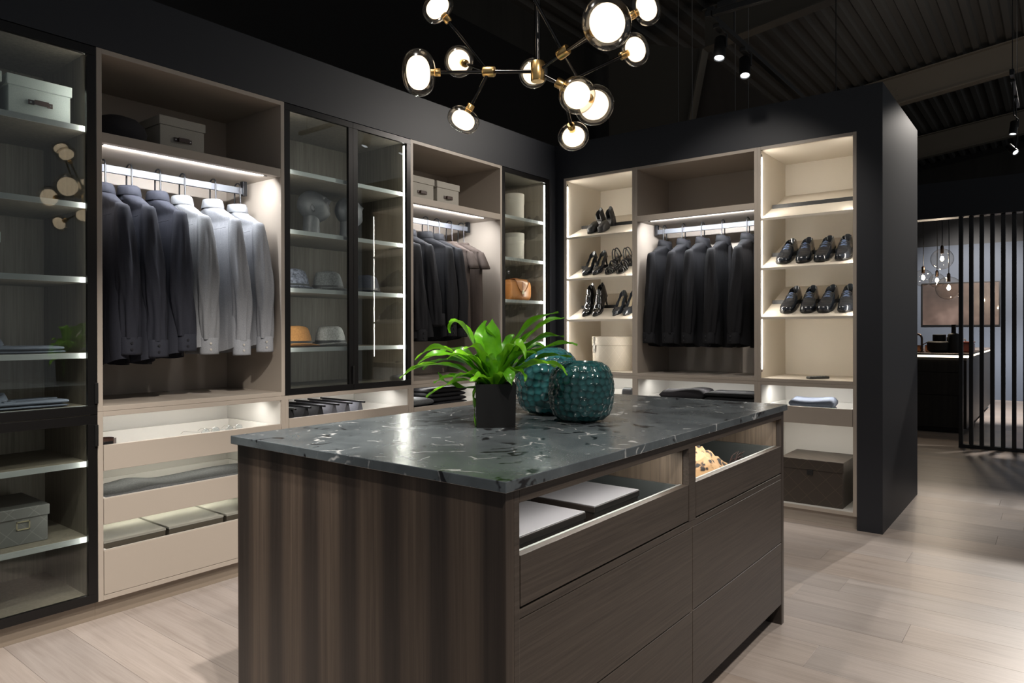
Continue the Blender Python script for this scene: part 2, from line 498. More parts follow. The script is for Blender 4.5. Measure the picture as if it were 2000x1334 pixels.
FR = [(10.0, 'nearest sloping beige steel roof frame above the shoe wall'),
      (15.4, 'second sloping beige steel roof beam, right of the black partition corner'),
      (20.4, 'farthest beige steel roof beam just above the dark kitchen bulkhead')]
for y, lb in FR:
    t = thing('roof_beam', lb, 'beam', (-4.3, y, 0), group='steel roof frames')
    def zb(x): return 5.97 + 0.125 * x
    xs = [-4.16, -3.2, -2.2, -1.0, 0.5, 2.5, 5.0]
    web = MB(); fl = MB(); tf = MB()
    for a, b in zip(xs[:-1], xs[1:]):
        ra = [(a, -0.008, zb(a)), (a, 0.008, zb(a)), (a, 0.008, 6.5 + pit_ * a), (a, -0.008, 6.5 + pit_ * a)]
        rb = [(b, -0.008, zb(b)), (b, 0.008, zb(b)), (b, 0.008, 6.5 + pit_ * b), (b, -0.008, 6.5 + pit_ * b)]
        web.loft([ra, rb])
        for mbx, zz in ((fl, zb), (tf, lambda q: 6.5 + pit_ * q)):
            ra = [(a, -0.11, zz(a) - .02), (a, 0.11, zz(a) - .02), (a, 0.11, zz(a)), (a, -0.11, zz(a))]
            rb = [(b, -0.11, zz(b) - .02), (b, 0.11, zz(b) - .02), (b, 0.11, zz(b)), (b, -0.11, zz(b))]
            mbx.loft([ra, rb], True, True, True)
    web.obj('web', M['steel_paint'], t, org=(-4.3, 0, 0)); fl.obj('bottom_flange', M['steel_paint'], t, org=(-4.3, 0, 0)); tf.obj('top_flange', M['steel_paint'], t, org=(-4.3, 0, 0))
    for bx in (-2.6, -0.3):
        bo = MB()
        for i in range(3):
            for j in range(2):
                bo.lathe([(0.018, 0), (0.018, 0.016), (0.0, 0.018)], 6, (0, 0, 0), cap0=False, cap1=False)
                q = Matrix.Translation((bx + j * 0.1, -0.008, zb(bx) + 0.1 + i * 0.1)) @ Matrix.Rotation(PI / 2, 4, 'X')
                n = 18; bo.v[-n:] = [tuple(q @ Vector(w)) for w in bo.v[-n:]]
        bo.obj('bolt_group', M['steel_paint'], t, org=(-4.3, 0, 0))
    c = MB()
    c.loft([[(-5.8, -.008, 0), (-5.8, .008, 0), (-5.8, .008, 6.0), (-5.8, -.008, 6.0)], [(-5.3, -.008, 0), (-5.3, .008, 0), (-4.16, .008, zb(-4.16)), (-4.16, -.008, zb(-4.16))]], True, True, True)
    c.obj('column_web', M['steel_paint'], t, org=(-4.3, 0, 0))
    c = MB()
    c.loft([[(-5.3, -.11, 0), (-5.3, .11, 0), (-5.28, .11, 0), (-5.28, -.11, 0)], [(-4.18, -.11, zb(-4.16)), (-4.18, .11, zb(-4.16)), (-4.15, .11, zb(-4.16)), (-4.15, -.11, zb(-4.16))]], True, True, True)
    c.obj('column_flange', M['steel_paint'], t, org=(-4.3, 0, 0))

# light brown gable panel seen beside the first frame, and purlin
gp = [(-4.9, 2.0), (-3.0, 2.0), (-3.0, 4.3), (-3.224, 4.513), (-4.061, 5.30), (-4.328, 5.465), (-4.9, 4.5)]
struct('wall_gable', MB().loft([[(a, 10.3, b) for a, b in gp], [(a, 10.36, b) for a, b in gp]], True, True, True), grain('gable_board', (0.10, 0.082, 0.066), (0.13, 0.107, 0.088), (2, 2, 0.5), 0.7, 0.05))

# suspension cables
for k, (x, lb) in enumerate(((-2.569, 'thin grey suspension cable farthest from the shoe shelves corner pier, first from the chandelier'), (-2.444, 'thin grey suspension cable, second from the chandelier'),
                             (-2.075, 'thin pale suspension cable, third from the chandelier'), (-1.967, 'thin grey suspension cable nearest the hanging spotlights'))):
    o = MB().tube([(0, 0, 0), (0, 0, 3.3)], 0.0032, 6).obj('suspension_cable', mat('cable_grey', (0.16, 0.15, 0.14), 0.5))
    o.location = (x, 5.6, WT); tag(o, lb, 'cable', 'suspension cables above the back wall')

# light tracks and spot heads
def track(a, b, label):
    a, b = Vector(a), Vector(b)
    t = thing('light_track', label, 'light track', a, group='black ceiling light tracks')
    d = b - a
    L = d.length; ang = math.atan2(d.y, d.x)
    t.rotation_euler = (0, 0, ang)
    MB().box((0, L), (-0.018, 0.018), (0, 0.034), 0.002).obj('channel', M['black_plastic'], t)
    MB().box((0.03, 0.13), (-0.022, 0.022), (0.03, 0.07), 0.003).obj('feed_box', M['black_plastic'], t)
    for s in (0.12, 0.85):
        MB().tube([(L * s, 0, 0.03), (L * s, 0, 3.2)], 0.004, 6).obj('hanger_rod', M['black_plastic'], t)
    return t

track((-1.63, 4.04, 3.144), (-0.9, 4.04, 3.144), 'short black light track crossing above the shoe shelves')
track((-1.655, 4.02, 3.144), (-1.655, 7.6, 3.144), 'black light track carrying two spotlights over the back wall')
track((-0.396, 9.0, 3.935), (-0.396, 10.4, 3.935), 'black light track in the kitchen area beyond the partition')
M['spot_face'] = emitter('spot_face', (0.9, 0.95, 1.0), 3.0)


def spot_head(loc, aim, label, drop=0.1):
    d = (Vector(aim) - Vector(loc)).normalized()
    q = (-d).to_track_quat('Z', 'Y')
    t = thing('track_spotlight', label, 'spotlight', loc, group='black cylinder track spotlights')
    R = q.to_matrix().to_4x4()
    MB().lathe([(0.0, 0.145), (0.034, 0.145), (0.037, 0.141), (0.037, 0.0), (0.031, 0.0), (0.030, 0.012), (0.0, 0.012)], 28).xf(R).obj('housing', M['black_plastic'], t, 40)
    MB().lathe([(0.029, 0.008), (0.0, 0.008)], 28, cap0=False, cap1=False).xf(R).obj('lens', M['spot_face'], t)
    top = R @ Vector((0, 0, 0.075))
    MB().tube([(top.x + .040, top.y, top.z), (top.x + .042, top.y, top.z + 0.08), (0.01, 0, 0.205 + min(drop, 0) * .5), (0, 0, 0.21 + drop)], 0.006, 8).obj('arm', M['black_plastic'], t)
    MB().box((-0.02, 0.02), (-0.05, 0.05), (0.20 + drop, 0.225 + drop), 0.003).obj('adapter', M['black_plastic'], t)
    return t

spot_head((-1.655, 4.195, 2.946), (-1.62, 3.97, 2.3), 'black cylinder spotlight with bright lens, left of the two over the back wall', 3.144 - .225 - 2.946)
spot_head((-1.655, 4.645, 2.966), (-1.56, 4.38, 2.3), 'black cylinder spotlight seen side on, right of the two over the back wall', 3.144 - .225 - 2.966)
spot_head((-0.396, 9.224, 3.36), (-0.5, 9.0, 2.3), 'black spotlight hanging at the right edge above the kitchen bulkhead', 0.35)
spot_head((-0.396, 9.9, 3.30), (-0.1, 9.6, 2.9), 'tilted black spotlight at the right edge, behind the hanging one', 0.41)

# ------------------------------------------------------------------ wardrobe units
# local frame of a wall: u runs to the right as seen from the room, d into the wall, z up
def fr(side, u, d, z):
    return (XL - d, u, z) if side == 'L' else (u, YB + d, z)


ROT = {'L': PI / 2, 'B': 0.0}
T = 0.022


class Unit:
    def __init__(s, name, label, cat, side, u0, u1, z0, z1, group=None):
        s.side, s.u0, s.u1, s.z0, s.z1 = side, u0, u1, z0, z1
        s.org = (u0, 0, z0)
        s.root = thing(name, label, cat, fr(side, u0, 0, z0), ROT[side], group)

    def box(s, name, m, u, d, z, bev=0.0012, parent=None):
        return MB().box(u, d, z, bev).obj(name, m, parent or s.root, None, s.org)

    def carcass(s, m, inner=None, depth=0.56, d0=0.0, t=T, back=None, top=True, bottom=True, plinth=None):
        u0, u1, z0, z1 = s.u0, s.u1, s.z0, s.z1
        s.box('side_panel', m, (u0, u0 + t), (d0, depth), (z0, z1))
        s.box('side_panel', m, (u1 - t, u1), (d0, depth), (z0, z1))
        if top: s.box('top_panel', m, (u0 + t, u1 - t), (d0 + .0005, depth), (z1 - t, z1))
        if bottom: s.box('bottom_panel', m, (u0 + t, u1 - t), (d0 + .0005, depth), (z0, z0 + t))
        s.box('back_panel', back or inner or m, (u0 + t, u1 - t), (depth - 0.012, depth), (z0 + t, z1 - t))
        if inner and inner is not m:
            e = 0.0015
            a, b, c, d_ = u0 + t, u1 - t, z0 + t, z1 - t
            s.box('lining', inner, (a, a + e), (d0 + .012, depth - .012), (c, d_), 0)
            s.box('lining', inner, (b - e, b), (d0 + .012, depth - .012), (c, d_), 0)
            if top: s.box('lining', inner, (a, b), (d0 + .012, depth - .012), (d_ - e, d_), 0)
            if bottom: s.box('lining', inner, (a, b), (d0 + .012, depth - .012), (c, c + e), 0)
        if plinth:
            s.box('plinth', plinth, (u0, u1), (0.035, 0.06), (0.0, z0 - 0.0))

    def glow(s, u, d, z, axis, length, width, power, face, color=(1.0, 0.94, 0.85)):
        """the light of an LED strip: centre, long axis 'u' or 'z', facing direction in (u,d,z)"""
        L = bpy.data.lights.new('led_strip_light', 'AREA'); L.shape = 'RECTANGLE'
        L.size = length; L.size_y = width; L.energy = power; L.color = color
        o = bpy.data.objects.new('led_strip_light', L); COL.objects.link(o)
        R = Matrix.Rotation(ROT[s.side], 3, 'Z')
        X = R @ Vector((1, 0, 0) if axis == 'u' else (0, 0, 1))
        Z = -(R @ Vector(face)).normalized()
        Y = Z.cross(X)
        o.matrix_world = Matrix.Translation(fr(s.side, u, d, z)) @ Matrix((X, Y, Z)).transposed().to_4x4()

    def drawer(s, u, z, m, lining=None, depth=0.5, h=0.09, edge=None):
        """flush low drawer: front panel, tray behind it"""
        lining = lining or M['drawer_lining']
        f = s.box('drawer_front', m, u, (0.0, 0.02), z, 0.0012)
        a, b = u[0] + 0.012, u[1] - 0.012; zb_ = z[0] + 0.012; zt = z[1] - 0.004
        t = MB()
        t.box((a, b), (0.02, depth), (zb_, zb_ + 0.012))
        t.box((a, a + .012), (0.02, depth), (zb_, zt)); t.box((b - .012, b), (0.02, depth), (zb_, zt))
        t.box((a, b), (depth - .012, depth), (zb_, zt)); t.box((a, b), (0.0202, 0.026), (zb_, z[1] - 0.0005))
        t.obj('tray', lining, f, None, s.org)
        return zb_ + 0.0125

    def door(s, u, z, handle=None, w=0.034):
        d0, d1 = -0.001, 0.019
        mb = MB()
        fr_ = MB().box(u, (d0, d1), (z[0], z[0] + w), .0008); fr_.box(u, (d0, d1), (z[1] - w, z[1]), .0008)
        fr_.box((u[0], u[0] + w), (d0, d1), (z[0] + w, z[1] - w), .0008); fr_.box((u[1] - w, u[1]), (d0, d1), (z[0] + w, z[1] - w), .0008)
        f = fr_.obj('door_frame', M['frame'], s.root, None, s.org)
        MB().box((u[0] + w - .004, u[1] - w + .004), (0.008, 0.012), (z[0] + w - .004, z[1] - w + .004)).obj('glass_pane', M['pane'], f, None, s.org)
        if handle:
            MB().box(handle[0], (-0.012, 0.002), handle[1], .001).obj('handle', M['handle'], f, None, s.org)
        return f

    def shelf(s, u, d, z, m, edge=None, t=T):
        o = s.box('shelf', m, u, d, (z - t, z))
        if edge: MB().box(u, (d[0] - 0.006, d[0]), (z - t - .001, z + .001), .0006).obj('front_edge', edge, o, None, s.org)
        return o


UNITS = {}
LW = [0.348, 1.290, 2.230, 3.168, 4.112, 4.733]
ZS, ZT = 0.918, 2.511
# --- A: tall glazed cabinet at the left
A = Unit('display_cabinet', 'tall glazed display cabinet with dark bronze frames at the left edge', 'cabinet', 'L', LW[0], LW[1], 0.085, ZT)
A.carcass(M['veneer'], d0=0.021, plinth=M['plinth'])
A.door((LW[0] + .001, LW[1] - .001), (0.908, ZT - .003), ((LW[1] - .014, LW[1] - .001), (0.955, 1.045)), 0.038)
A.door((LW[0] + .001, LW[1] - .001), (0.087, 0.904), ((LW[1] - .014, LW[1] - .001), (0.770, 0.862)), 0.038)
for z in (2.165, 1.83, 1.506, 1.175, 0.944, 0.70, 0.37):
    A.shelf((LW[0] + T, LW[1] - T), (0.05, 0.55), z, M['veneer'], M['alu'])
for zz, ln in ((1.72, 1.52), (0.50, 0.72)):
    A.box('led_strip', M['led'], (LW[1] - 0.031, LW[1] - 0.0225), (0.024, 0.034), (zz - ln / 2, zz + ln / 2), 0)
    A.glow(LW[1] - 0.034, 0.03, zz, 'z', ln, 0.01, 1.3 * ln / 1.5, (-1, 0.35, 0))
    A.box('led_strip', M['led'], (LW[0] + 0.0225, LW[0] + 0.031), (0.024, 0.034), (zz - ln / 2, zz + ln / 2), 0)
    A.glow(LW[0] + 0.034, 0.03, zz, 'z', ln, 0.01, 1.0 * ln / 1.5, (1, 0.35, 0))

# --- C and E: glazed units over drawers
C = Unit('display_cabinet', 'glazed double-door cabinet showing hats and two sculpted heads', 'cabinet', 'L', LW[2], LW[3], ZS, ZT)
C.carcass(M['veneer'], d0=0.021)
um = (LW[2] + LW[3]) / 2
C.door((LW[2] + .001, um - .0005), (ZS + .001, ZT - .003), ((um - .014, um - .001), (0.955, 1.06)))
C.door((um + .0005, LW[3] - .001), (ZS + .001, ZT - .003), None)
for z in (2.165, 1.833, 1.508, 1.175):
    C.shelf((LW[2] + T, LW[3] - T), (0.05, 0.55), z, M['veneer'], M['alu'])
E_ = Unit('display_cabinet', 'narrow glazed cabinet holding an orange handbag, next to the room corner', 'cabinet', 'L', LW[4], LW[5], ZS, ZT)
E_.carcass(M['veneer'], d0=0.021)
E_.door((LW[4] + .001, LW[5] - .001), (ZS + .001, ZT - .003), None)
for z in (2.163, 1.838, 1.510, 1.175):
    E_.shelf((LW[4] + T, LW[5] - T), (0.05, 0.55), z, M['veneer'], M['alu'])
for U_, pw in ((C, 3.4), (E_, 2.2)):
    u = U_.u1
    U_.box('led_strip', M['led'], (u - 0.034, u - 0.0225), (0.024, 0.036), (0.955, 2.465), 0)
    U_.glow(u - 0.036, 0.03, 1.71, 'z', 1.50, 0.011, pw, (-1, 0.45, 0))
    ul = U_.u0
    U_.box('led_strip', M['led'], (ul + 0.0225, ul + 0.032), (0.024, 0.036), (0.955, 2.465), 0)
    U_.glow(ul + 0.034, 0.03, 1.71, 'z', 1.50, 0.011, pw * 0.75, (1, 0.45, 0))
    # the cap of the strip at the top corner
    U_.box('strip_cap', M['dark_metal'], (u - 0.036, u - 0.022), (0.022, 0.038), (2.465, 2.488), 0)

# --- B, D: open hanging units; G on the back wall
def hanging(name_label, side, u0, u1, rail_u, led_u, key):
    U_ = Unit('wardrobe', name_label, 'wardrobe', side, u0, u1, ZS, ZT + (0.011 if side == 'B' else 0))
    U_.carcass(M['taupe'])
    U_.box('shelf', M['taupe'], (u0 + T, u1 - T), (0.001, 0.548), (2.102, 2.145))
    rl = U_.box('hanging_rail', M['rail'], rail_u, (0.270, 0.286), (2.030, 2.066), 0.002)
    for e in rail_u:
        MB().box((e - .012, e + .012), (0.262, 0.294), (2.022, 2.102), .002).obj('rail_bracket', M['dark_metal'], rl, None, U_.org)
    U_.box('led_strip', M['led_dim'], led_u, (0.040, 0.050), (2.0995, 2.1025), 0)
    U_.glow((led_u[0] + led_u[1]) / 2, 0.045, 2.098, 'u', led_u[1] - led_u[0], 0.01, 12.0, (0, 0.85, -1), (0.95, 0.97, 1.0))
    for e, q in zip(led_u, (-1, 1)):
        U_.box('strip_cap', M['dark_metal'], (min(e, e + q * .02), max(e, e + q * .02)), (0.040, 0.050), (2.0995, 2.1025), 0)
    UNITS[key] = U_
    return U_


hanging('open taupe wardrobe with six grey and navy shirts on a rail', 'L', LW[1], LW[2], (LW[1] + .05, 2.155), (1.335, 2.13), 'B')
hanging('open taupe wardrobe with dark shirts and brown tees on a rail', 'L', LW[3], LW[4], (LW[3] + .05, 4.035), (3.22, 3.945), 'D')
BX = [-3.227, -2.574, -1.634, -1.009]
hanging('open taupe wardrobe of black shirts in the middle of the back wall', 'B', BX[1], BX[2], (-2.525, -1.68), (-2.46, -1.66), 'G')

# --- F, H: shoe shelves
SH = (2.033, 1.693, 1.358)
SLOPE = 0.43
for key, lb, u0, u1 in (('F', 'lit open shelving with heeled shoes, left on the back wall', BX[0], BX[1]), ('H', 'lit open shelving with laced derby shoes at the end of the back wall', BX[2], BX[3])):
    U_ = Unit('shoe_cabinet', lb, 'shelving', 'B', u0, u1, ZS, ZT + 0.011)
    U_.carcass(M['taupe'], inner=M['cream'])
    for z in SH:
        mb = MB()
        a, b = u0 + T + .0016, u1 - T - .0016
        f0, f1 = 0.006, 0.547
        ra = [(a, f0, z - .016), (b, f0, z - .016), (b, f0, z + .0), (a, f0, z + .0)]
        rb = [(a, f1, z - .016 + SLOPE * (f1 - f0)), (b, f1, z - .016 + SLOPE * (f1 - f0)), (b, f1, z + SLOPE * (f1 - f0)), (a, f1, z + SLOPE * (f1 - f0))]
        mb.loft([ra, rb], True, True, True)
        sh = mb.obj('slanted_shelf', M['cream'], U_.root, None, U_.org)
        dd = 0.232
        zz = z + SLOPE * (dd - f0)
        MB().box((a + .006, b - .001), (dd - .008, dd + .008), (zz - .004, zz + .024), .001).obj('heel_bar', M['black_plastic'], sh, None, U_.org)
    U_.box('led_strip', M['led'], (u0 + T + .0016, u0 + T + .005), (0.014, 0.024), (1.0, 2.455), 0)
    U_.box('strip_cap', M['dark_metal'], (u0 + T + .0016, u0 + T + .004), (0.014, 0.024), (2.455, 2.475), 0)
    U_.box('strip_cap', M['dark_metal'], (u0 + T + .0016, u0 + T + .004), (0.014, 0.024), (0.98, 1.0), 0)
    U_.glow(u0 + T + .007, 0.019, 1.73, 'z', 1.45, 0.010, 4.0 if key == 'F' else 4.4, (1, 0.55, 0))
    U_.box('led_strip', M['led'], (u1 - T - .0021, u1 - T - .0015), (0.014, 0.024), (1.0, 2.455), 0)
    U_.glow(u1 - T - .0025, 0.019, 1.73, 'z', 1.45, 0.010, 3.2, (-1, 0.55, 0))
    UNITS[key] = U_

# --- base units with low open drawers
def base(label, side, u0, u1, fronts, key):
    U_ = Unit('drawer_unit', label, 'drawers', side, u0, u1, 0.085, 0.917)
    U_.carcass(M['taupe'], inner=M['drawer_lining'], plinth=M['plinth'] if side == 'L' else M['taupe'])
    fl = []
    for k, (za, zb_) in enumerate(fronts):
        fl.append(U_.drawer((u0 + T + .0025, u1 - T - .0025), (za, zb_), M['taupe']))
    U_.floors = fl
    U_.box('led_strip', M['led_dim'], (u0 + .08, u1 - .08), (0.16, 0.17), (0.892, 0.8945), 0)
    U_.glow((u0 + u1) / 2, 0.165, 0.889, 'u', u1 - u0 - .16, 0.012, 1.7, (0, 0.25, -1), (1.0, 0.97, 0.92))
    UNITS[key] = U_
    return U_


base('taupe drawer base with three low open drawers beside the marble island', 'L', LW[1], LW[2], [(0.655, 0.767), (0.418, 0.532), (0.109, 0.302)], 'Bb')
base('taupe base with pull-out trouser drawer under the hat cabinet', 'L', LW[2], LW[3], [(0.655, 0.790), (0.418, 0.532), (0.109, 0.302)], 'Cb')
base('taupe base with folded jeans in its drawer under the brown tees', 'L', LW[3], LW[4], [(0.655, 0.767), (0.418, 0.532), (0.109, 0.302)], 'Db')
base('narrow taupe base unit under the handbag cabinet', 'L', LW[4], LW[5], [(0.655, 0.767), (0.418, 0.532), (0.109, 0.302)], 'Eb')
base('taupe base unit under the heeled-shoe shelves', 'B', BX[0], BX[1], [(0.655, 0.767), (0.418, 0.532), (0.109, 0.302)], 'Fb')
base('taupe base unit with folded knitwear under the black shirts', 'B', BX[1], BX[2], [(0.655, 0.767), (0.418, 0.532), (0.109, 0.302)], 'Gb')
base('taupe base unit with one drawer over a large brown box', 'B', BX[2], BX[3], [(0.652, 0.762)], 'Hb')
for k, zz in (('Bb', 0.648), ('Bb', 0.412)):
    U_ = UNITS[k]
    U_.glow((U_.u0 + U_.u1) / 2, 0.30, zz, 'u', 0.7, 0.02, 0.8, (0, 0.2, -1), (1.0, 0.96, 0.82))
U_ = UNITS['Hb']
U_.glow((U_.u0 + U_.u1) / 2, 0.12, 0.642, 'u', 0.5, 0.012, 1.4, (0, 0.2, -1))

# ------------------------------------------------------------------ garments
def garment(name, label, cat, group, loc, rotz, m, seed=0, kind='shirt', L=0.80, half=0.222, btn=None, sweep=(0.02, 0.02), sl=0.79, col_m=None):
    """hanging garment; origin at collar top, x along the shoulders, y front, z up"""
    rg = random.Random(seed)
    root = thing(name, label, cat, loc, rotz, group)
    ph = [rg.uniform(0, 6.28) for _ in range(6)]
    N = 44
    rows = [(-0.040, 0.066, 0.044), (-0.050, 0.086, 0.046), (-0.066, 0.125, 0.042), (-0.085, 0.165, 0.036), (-0.101, 0.200, 0.030), (-0.113, half - .004, 0.024), (-0.124, half, 0.024),
            (-0.145, half + .002, 0.030), (-0.19, half - .004, 0.040), (-0.25, half - .010, 0.047)]
    z = -0.31
    while z > -L - 0.001:
        q = (-z - .31) / (L - .31)
        rows.append((z, half - .012 + .018 * q, 0.048 + 0.006 * q)); z -= (L - .31) / 14
    rings = []
    for (z, a, b) in rows:
        q = max(0, min(1, (-z - .13) / (L - .13)))
        A_ = 0.003 + 0.019 * q
        ring = []
        for j in range(N):
            th = 2 * PI * j / N
            c, s = math.cos(th), math.sin(th)
            x = a * math.copysign(abs(c) ** 0.8, c); y = b * math.copysign(abs(s) ** 0.75, s)
            un = x / a
            y += A_ * (math.sin(5.2 * un + ph[0]) + 0.55 * math.sin(9.1 * un + ph[1] + 1.5 * q) + 0.35 * math.sin(14 * un + ph[2])) * (1 - 0.55 * abs(un))
            y += 0.004 * math.sin(11 * z + ph[3]) * q
            hem = 0.0
            if q > 0.93 and kind == 'shirt': hem = 0.035 * (un ** 2) - .012
            ring.append((x + 0.004 * math.sin(9 * z + ph[4]) * q, y, z + hem))
        rings.append(ring)
    MB().loft(rings).obj('body', m, root, 179)
    # sleeves
    for sgn in (1, -1):
        dy = sweep[0] if sgn > 0 else sweep[1]
        if kind == 'tee':
            st = [(0.205, -0.112, 0.014, 0.030), (0.205, -0.114, 0.024, 0.026), (0.212, -0.135, 0.030, 0.030), (0.224, -0.17, 0.035, 0.033), (0.238, -0.21, 0.038, 0.036), (0.246, -0.238, 0.039, 0.037), (0.246, -0.240, 0.036, 0.034), (0.236, -0.20, 0.034, 0.031)]
        else:
            st = [(0.185, -0.100, 0.012, 0.018), (0.207, -0.109, 0.022, 0.025), (0.214, -0.118, 0.026, 0.030), (0.217, -0.16, 0.030, 0.037), (0.219, -0.24, 0.033, 0.043), (0.222, -0.34, 0.035, 0.047), (0.226, -0.43, 0.036, 0.049),
                  (0.227, -0.52, 0.036, 0.049), (0.225, -0.60, 0.035, 0.047), (0.222, -0.67, 0.034, 0.045), (0.220, -sl + .075, 0.033, 0.043)]
        n2 = 34; rr = []
        sub = []
        for i in range(len(st) - 1):
            k_ = 3 if kind == 'shirt' and i > 1 else 1
            for k in range(k_): sub.append(tuple(p + (q - p) * k / k_ for p, q in zip(st[i], st[i + 1])))
        sub.append(st[-1])
        for (x, z, rx, ry) in sub:
            q = max(0, (-z - .15) / .64)
            ring = []
            cx = sgn * (x - 0.222 + half); cy = dy * q ** 1.3 + 0.006 * math.sin(7 * z + ph[5] + sgn)
            for j in range(n2):
                th = 2 * PI * j / n2
                w = 1 + (0.16 * math.sin(3 * th + ph[1] + 3.5 * z) + 0.12 * math.sin(6 * th + ph[2] - 9 * z) + 0.05 * math.sin(9 * th + ph[3] + 17 * z)) * min(1, q * 2.5 + .15)
                ring.append((cx + sgn * rx * w * math.cos(th), cy + ry * w * math.sin(th), z))
            rr.append(ring)
        MB().loft(rr).obj('sleeve', m, root, 179)
        if kind == 'shirt':
            q = 1.0
            cx = sgn * (0.220 - 0.222 + half); cy = dy + 0.006 * math.sin(7 * -(sl - .06) + ph[5] + sgn)
            cu = []
            for (z, k) in ((-sl + .083, 0.99), (-sl + .080, 1.06), (-sl + .01, 1.08), (-sl, 1.08), (-sl, 1.02), (-sl + .02, 1.0)):
                cu.append([(cx + 0.034 * k * math.cos(2 * PI * j / n2), cy + 0.044 * k * math.sin(2 * PI * j / n2), z) for j in range(n2)])
            cf = MB().loft(cu).obj('cuff', m, root, 179)
            bb = MB()
            for zz in (-sl + .025, -sl + .055):
                bb.lathe([(0.0, 0.0), (0.0058, 0.0), (0.0058, 0.003), (0.0, 0.003)], 10, cap0=False, cap1=False)
                mt = Matrix.Translation((cx + sgn * 0.0365, cy - 0.012, zz)) @ Matrix.Rotation(PI / 2 * sgn, 4, 'Y')
                bb.v[-40:] = [tuple(mt @ Vector(p)) for p in bb.v[-40:]]
            bb.obj('button', btn or M['button_dark'], cf, 40)
    # collar
    n3 = 30
    if kind == 'shirt':
        cr = []
        for (dz, a, b, dip) in ((-0.062, 0.070, 0.046, 0.0), (-0.030, 0.062, 0.046, 0.0), (0.006, 0.057, 0.045, 0.014), (0.009, 0.060, 0.048, 0.014), (-0.006, 0.0645, 0.051, 0.015), (-0.036, 0.0705, 0.0545, 0.022), (-0.038, 0.0685, 0.0525, 0.022)):
            ring = []
            for j in range(n3):
                th = 2 * PI * j / n3
                s = math.sin(th)
                ring.append((a * math.cos(th), b * s, dz - (dip * max(0, s) ** 2) * 1.6 - (0.020 * max(0, s - .75) if dz < -.01 and dip > 0 else 0)))
            cr.append(ring)
        MB().loft(cr).obj('collar', col_m or m, root, 179)
        # button placket down the front
        MB().box((-0.014, 0.014), (0.040, 0.062), (-L + .03, -0.07), 0.003).obj('placket', m, root)
        yk = MB().tube([(-.19, -0.040, -0.155), (-.10, -0.053, -0.160), (0, -0.056, -0.162), (.10, -0.053, -0.160), (.19, -0.040, -0.155)], 0.0016, 5).obj('yoke_seam', m, root)
    else:
        cr = []
        for (dz, a, b) in ((-0.046, 0.086, 0.050), (-0.038, 0.080, 0.050), (-0.030, 0.075, 0.048), (-0.034, 0.071, 0.044)):
            cr.append([(a * math.cos(2 * PI * j / n3), b * math.sin(2 * PI * j / n3), dz - .012 * max(0, math.sin(2 * PI * j / n3))) for j in range(n3)])
        MB().loft(cr).obj('neckband', m, root, 179)
    return root


def hanger(label, loc, rotz, group):
    root = thing('coat_hanger', label, 'hanger', loc, rotz, group)
    p = [(-0.19, 0, -0.120), (-0.10, 0, -0.078), (-0.045, 0, -0.040), (-0.030, 0, -0.015), (-0.028, 0, 0.10)]
    for k in range(7):
        a = PI - PI * k / 6
        p.append((0.028 * math.cos(a), 0, 0.103 + 0.022 * math.sin(a)))
    p += [(0.028, 0, 0.10), (0.030, 0, -0.015), (0.045, 0, -0.040), (0.10, 0, -0.078), (0.19, 0, -0.120)]
    MB().tube(p, 0.0042, 8).obj('hook_wire', M['wire'], root, 60)
    MB().tube([(-0.19, 0, -0.120), (-0.188, 0, -0.128), (0.188, 0, -0.128), (0.19, 0, -0.120)], 0.0026, 6).obj('trouser_bar', M['wire'], root, 60)
    return root


ZC = 1.962
rg = random.Random(11)
BS = [(1.425, 'shirt_navy', 'dark navy long-sleeved shirt, leftmost on the rail next to the glazed cabinet'),
      (1.545, 'shirt_slate', 'dark slate shirt, second from the glazed cabinet on the left rail'),
      (1.683, 'shirt_slate', 'dark slate shirt hanging directly beside the first pale grey shirt'),
      (1.808, 'shirt_mist', 'pale grey shirt hanging directly beside the dark slate shirts'),
      (1.975, 'shirt_silver', 'pale silver shirt between two other pale grey shirts'),
      (2.118, 'shirt_silver', 'pale grey shirt at the right end of the left rail, next to the hat cabinet')]
ords = ('first', 'second', 'third', 'fourth', 'fifth', 'sixth')
for k, (y, m_, lb) in enumerate(BS):
    x = XL - 0.278
    garment('shirt', lb, 'shirt', 'shirts on the left rail', (x, y, ZC + rg.uniform(-.006, .006)), rg.uniform(-.05, .05) * (0.2 if k == 5 else 1), M[m_], 20 + k,
            sweep=((0.03, 0.02) if k < 5 else (0.028, 0.01)), btn=M['button'] if k > 2 else None, sl=(0.80, 0.82, 0.79, 0.805, 0.82, 0.80)[k], L=(0.84, 0.85, 0.82, 0.79, 0.80, 0.78)[k])
    hanger('black wire hanger holding the %s shirt from the left on the left rail' % ords[k], (x, y, ZC), 0, 'wire hangers on the left rail')
DS = [(3.275, 'shirt_char', 'charcoal shirt, first on the rail right of the hat cabinet', 'shirt'), (3.41, 'shirt_char', 'charcoal shirt with visible cuff, second right of the hat cabinet', 'shirt'),
      (3.575, 'shirt_black', 'black shirt, third right of the hat cabinet', 'shirt'), (3.69, 'shirt_char', 'black shirt with a pale blue shoulder, beside the brown tees', 'shirt'),
      (3.825, 'tee_brown', 'brown short-sleeved tee hanging next to the black shirt', 'tee'), (3.955, 'tee_brown', 'brown short-sleeved tee at the right end of the rail', 'tee')]
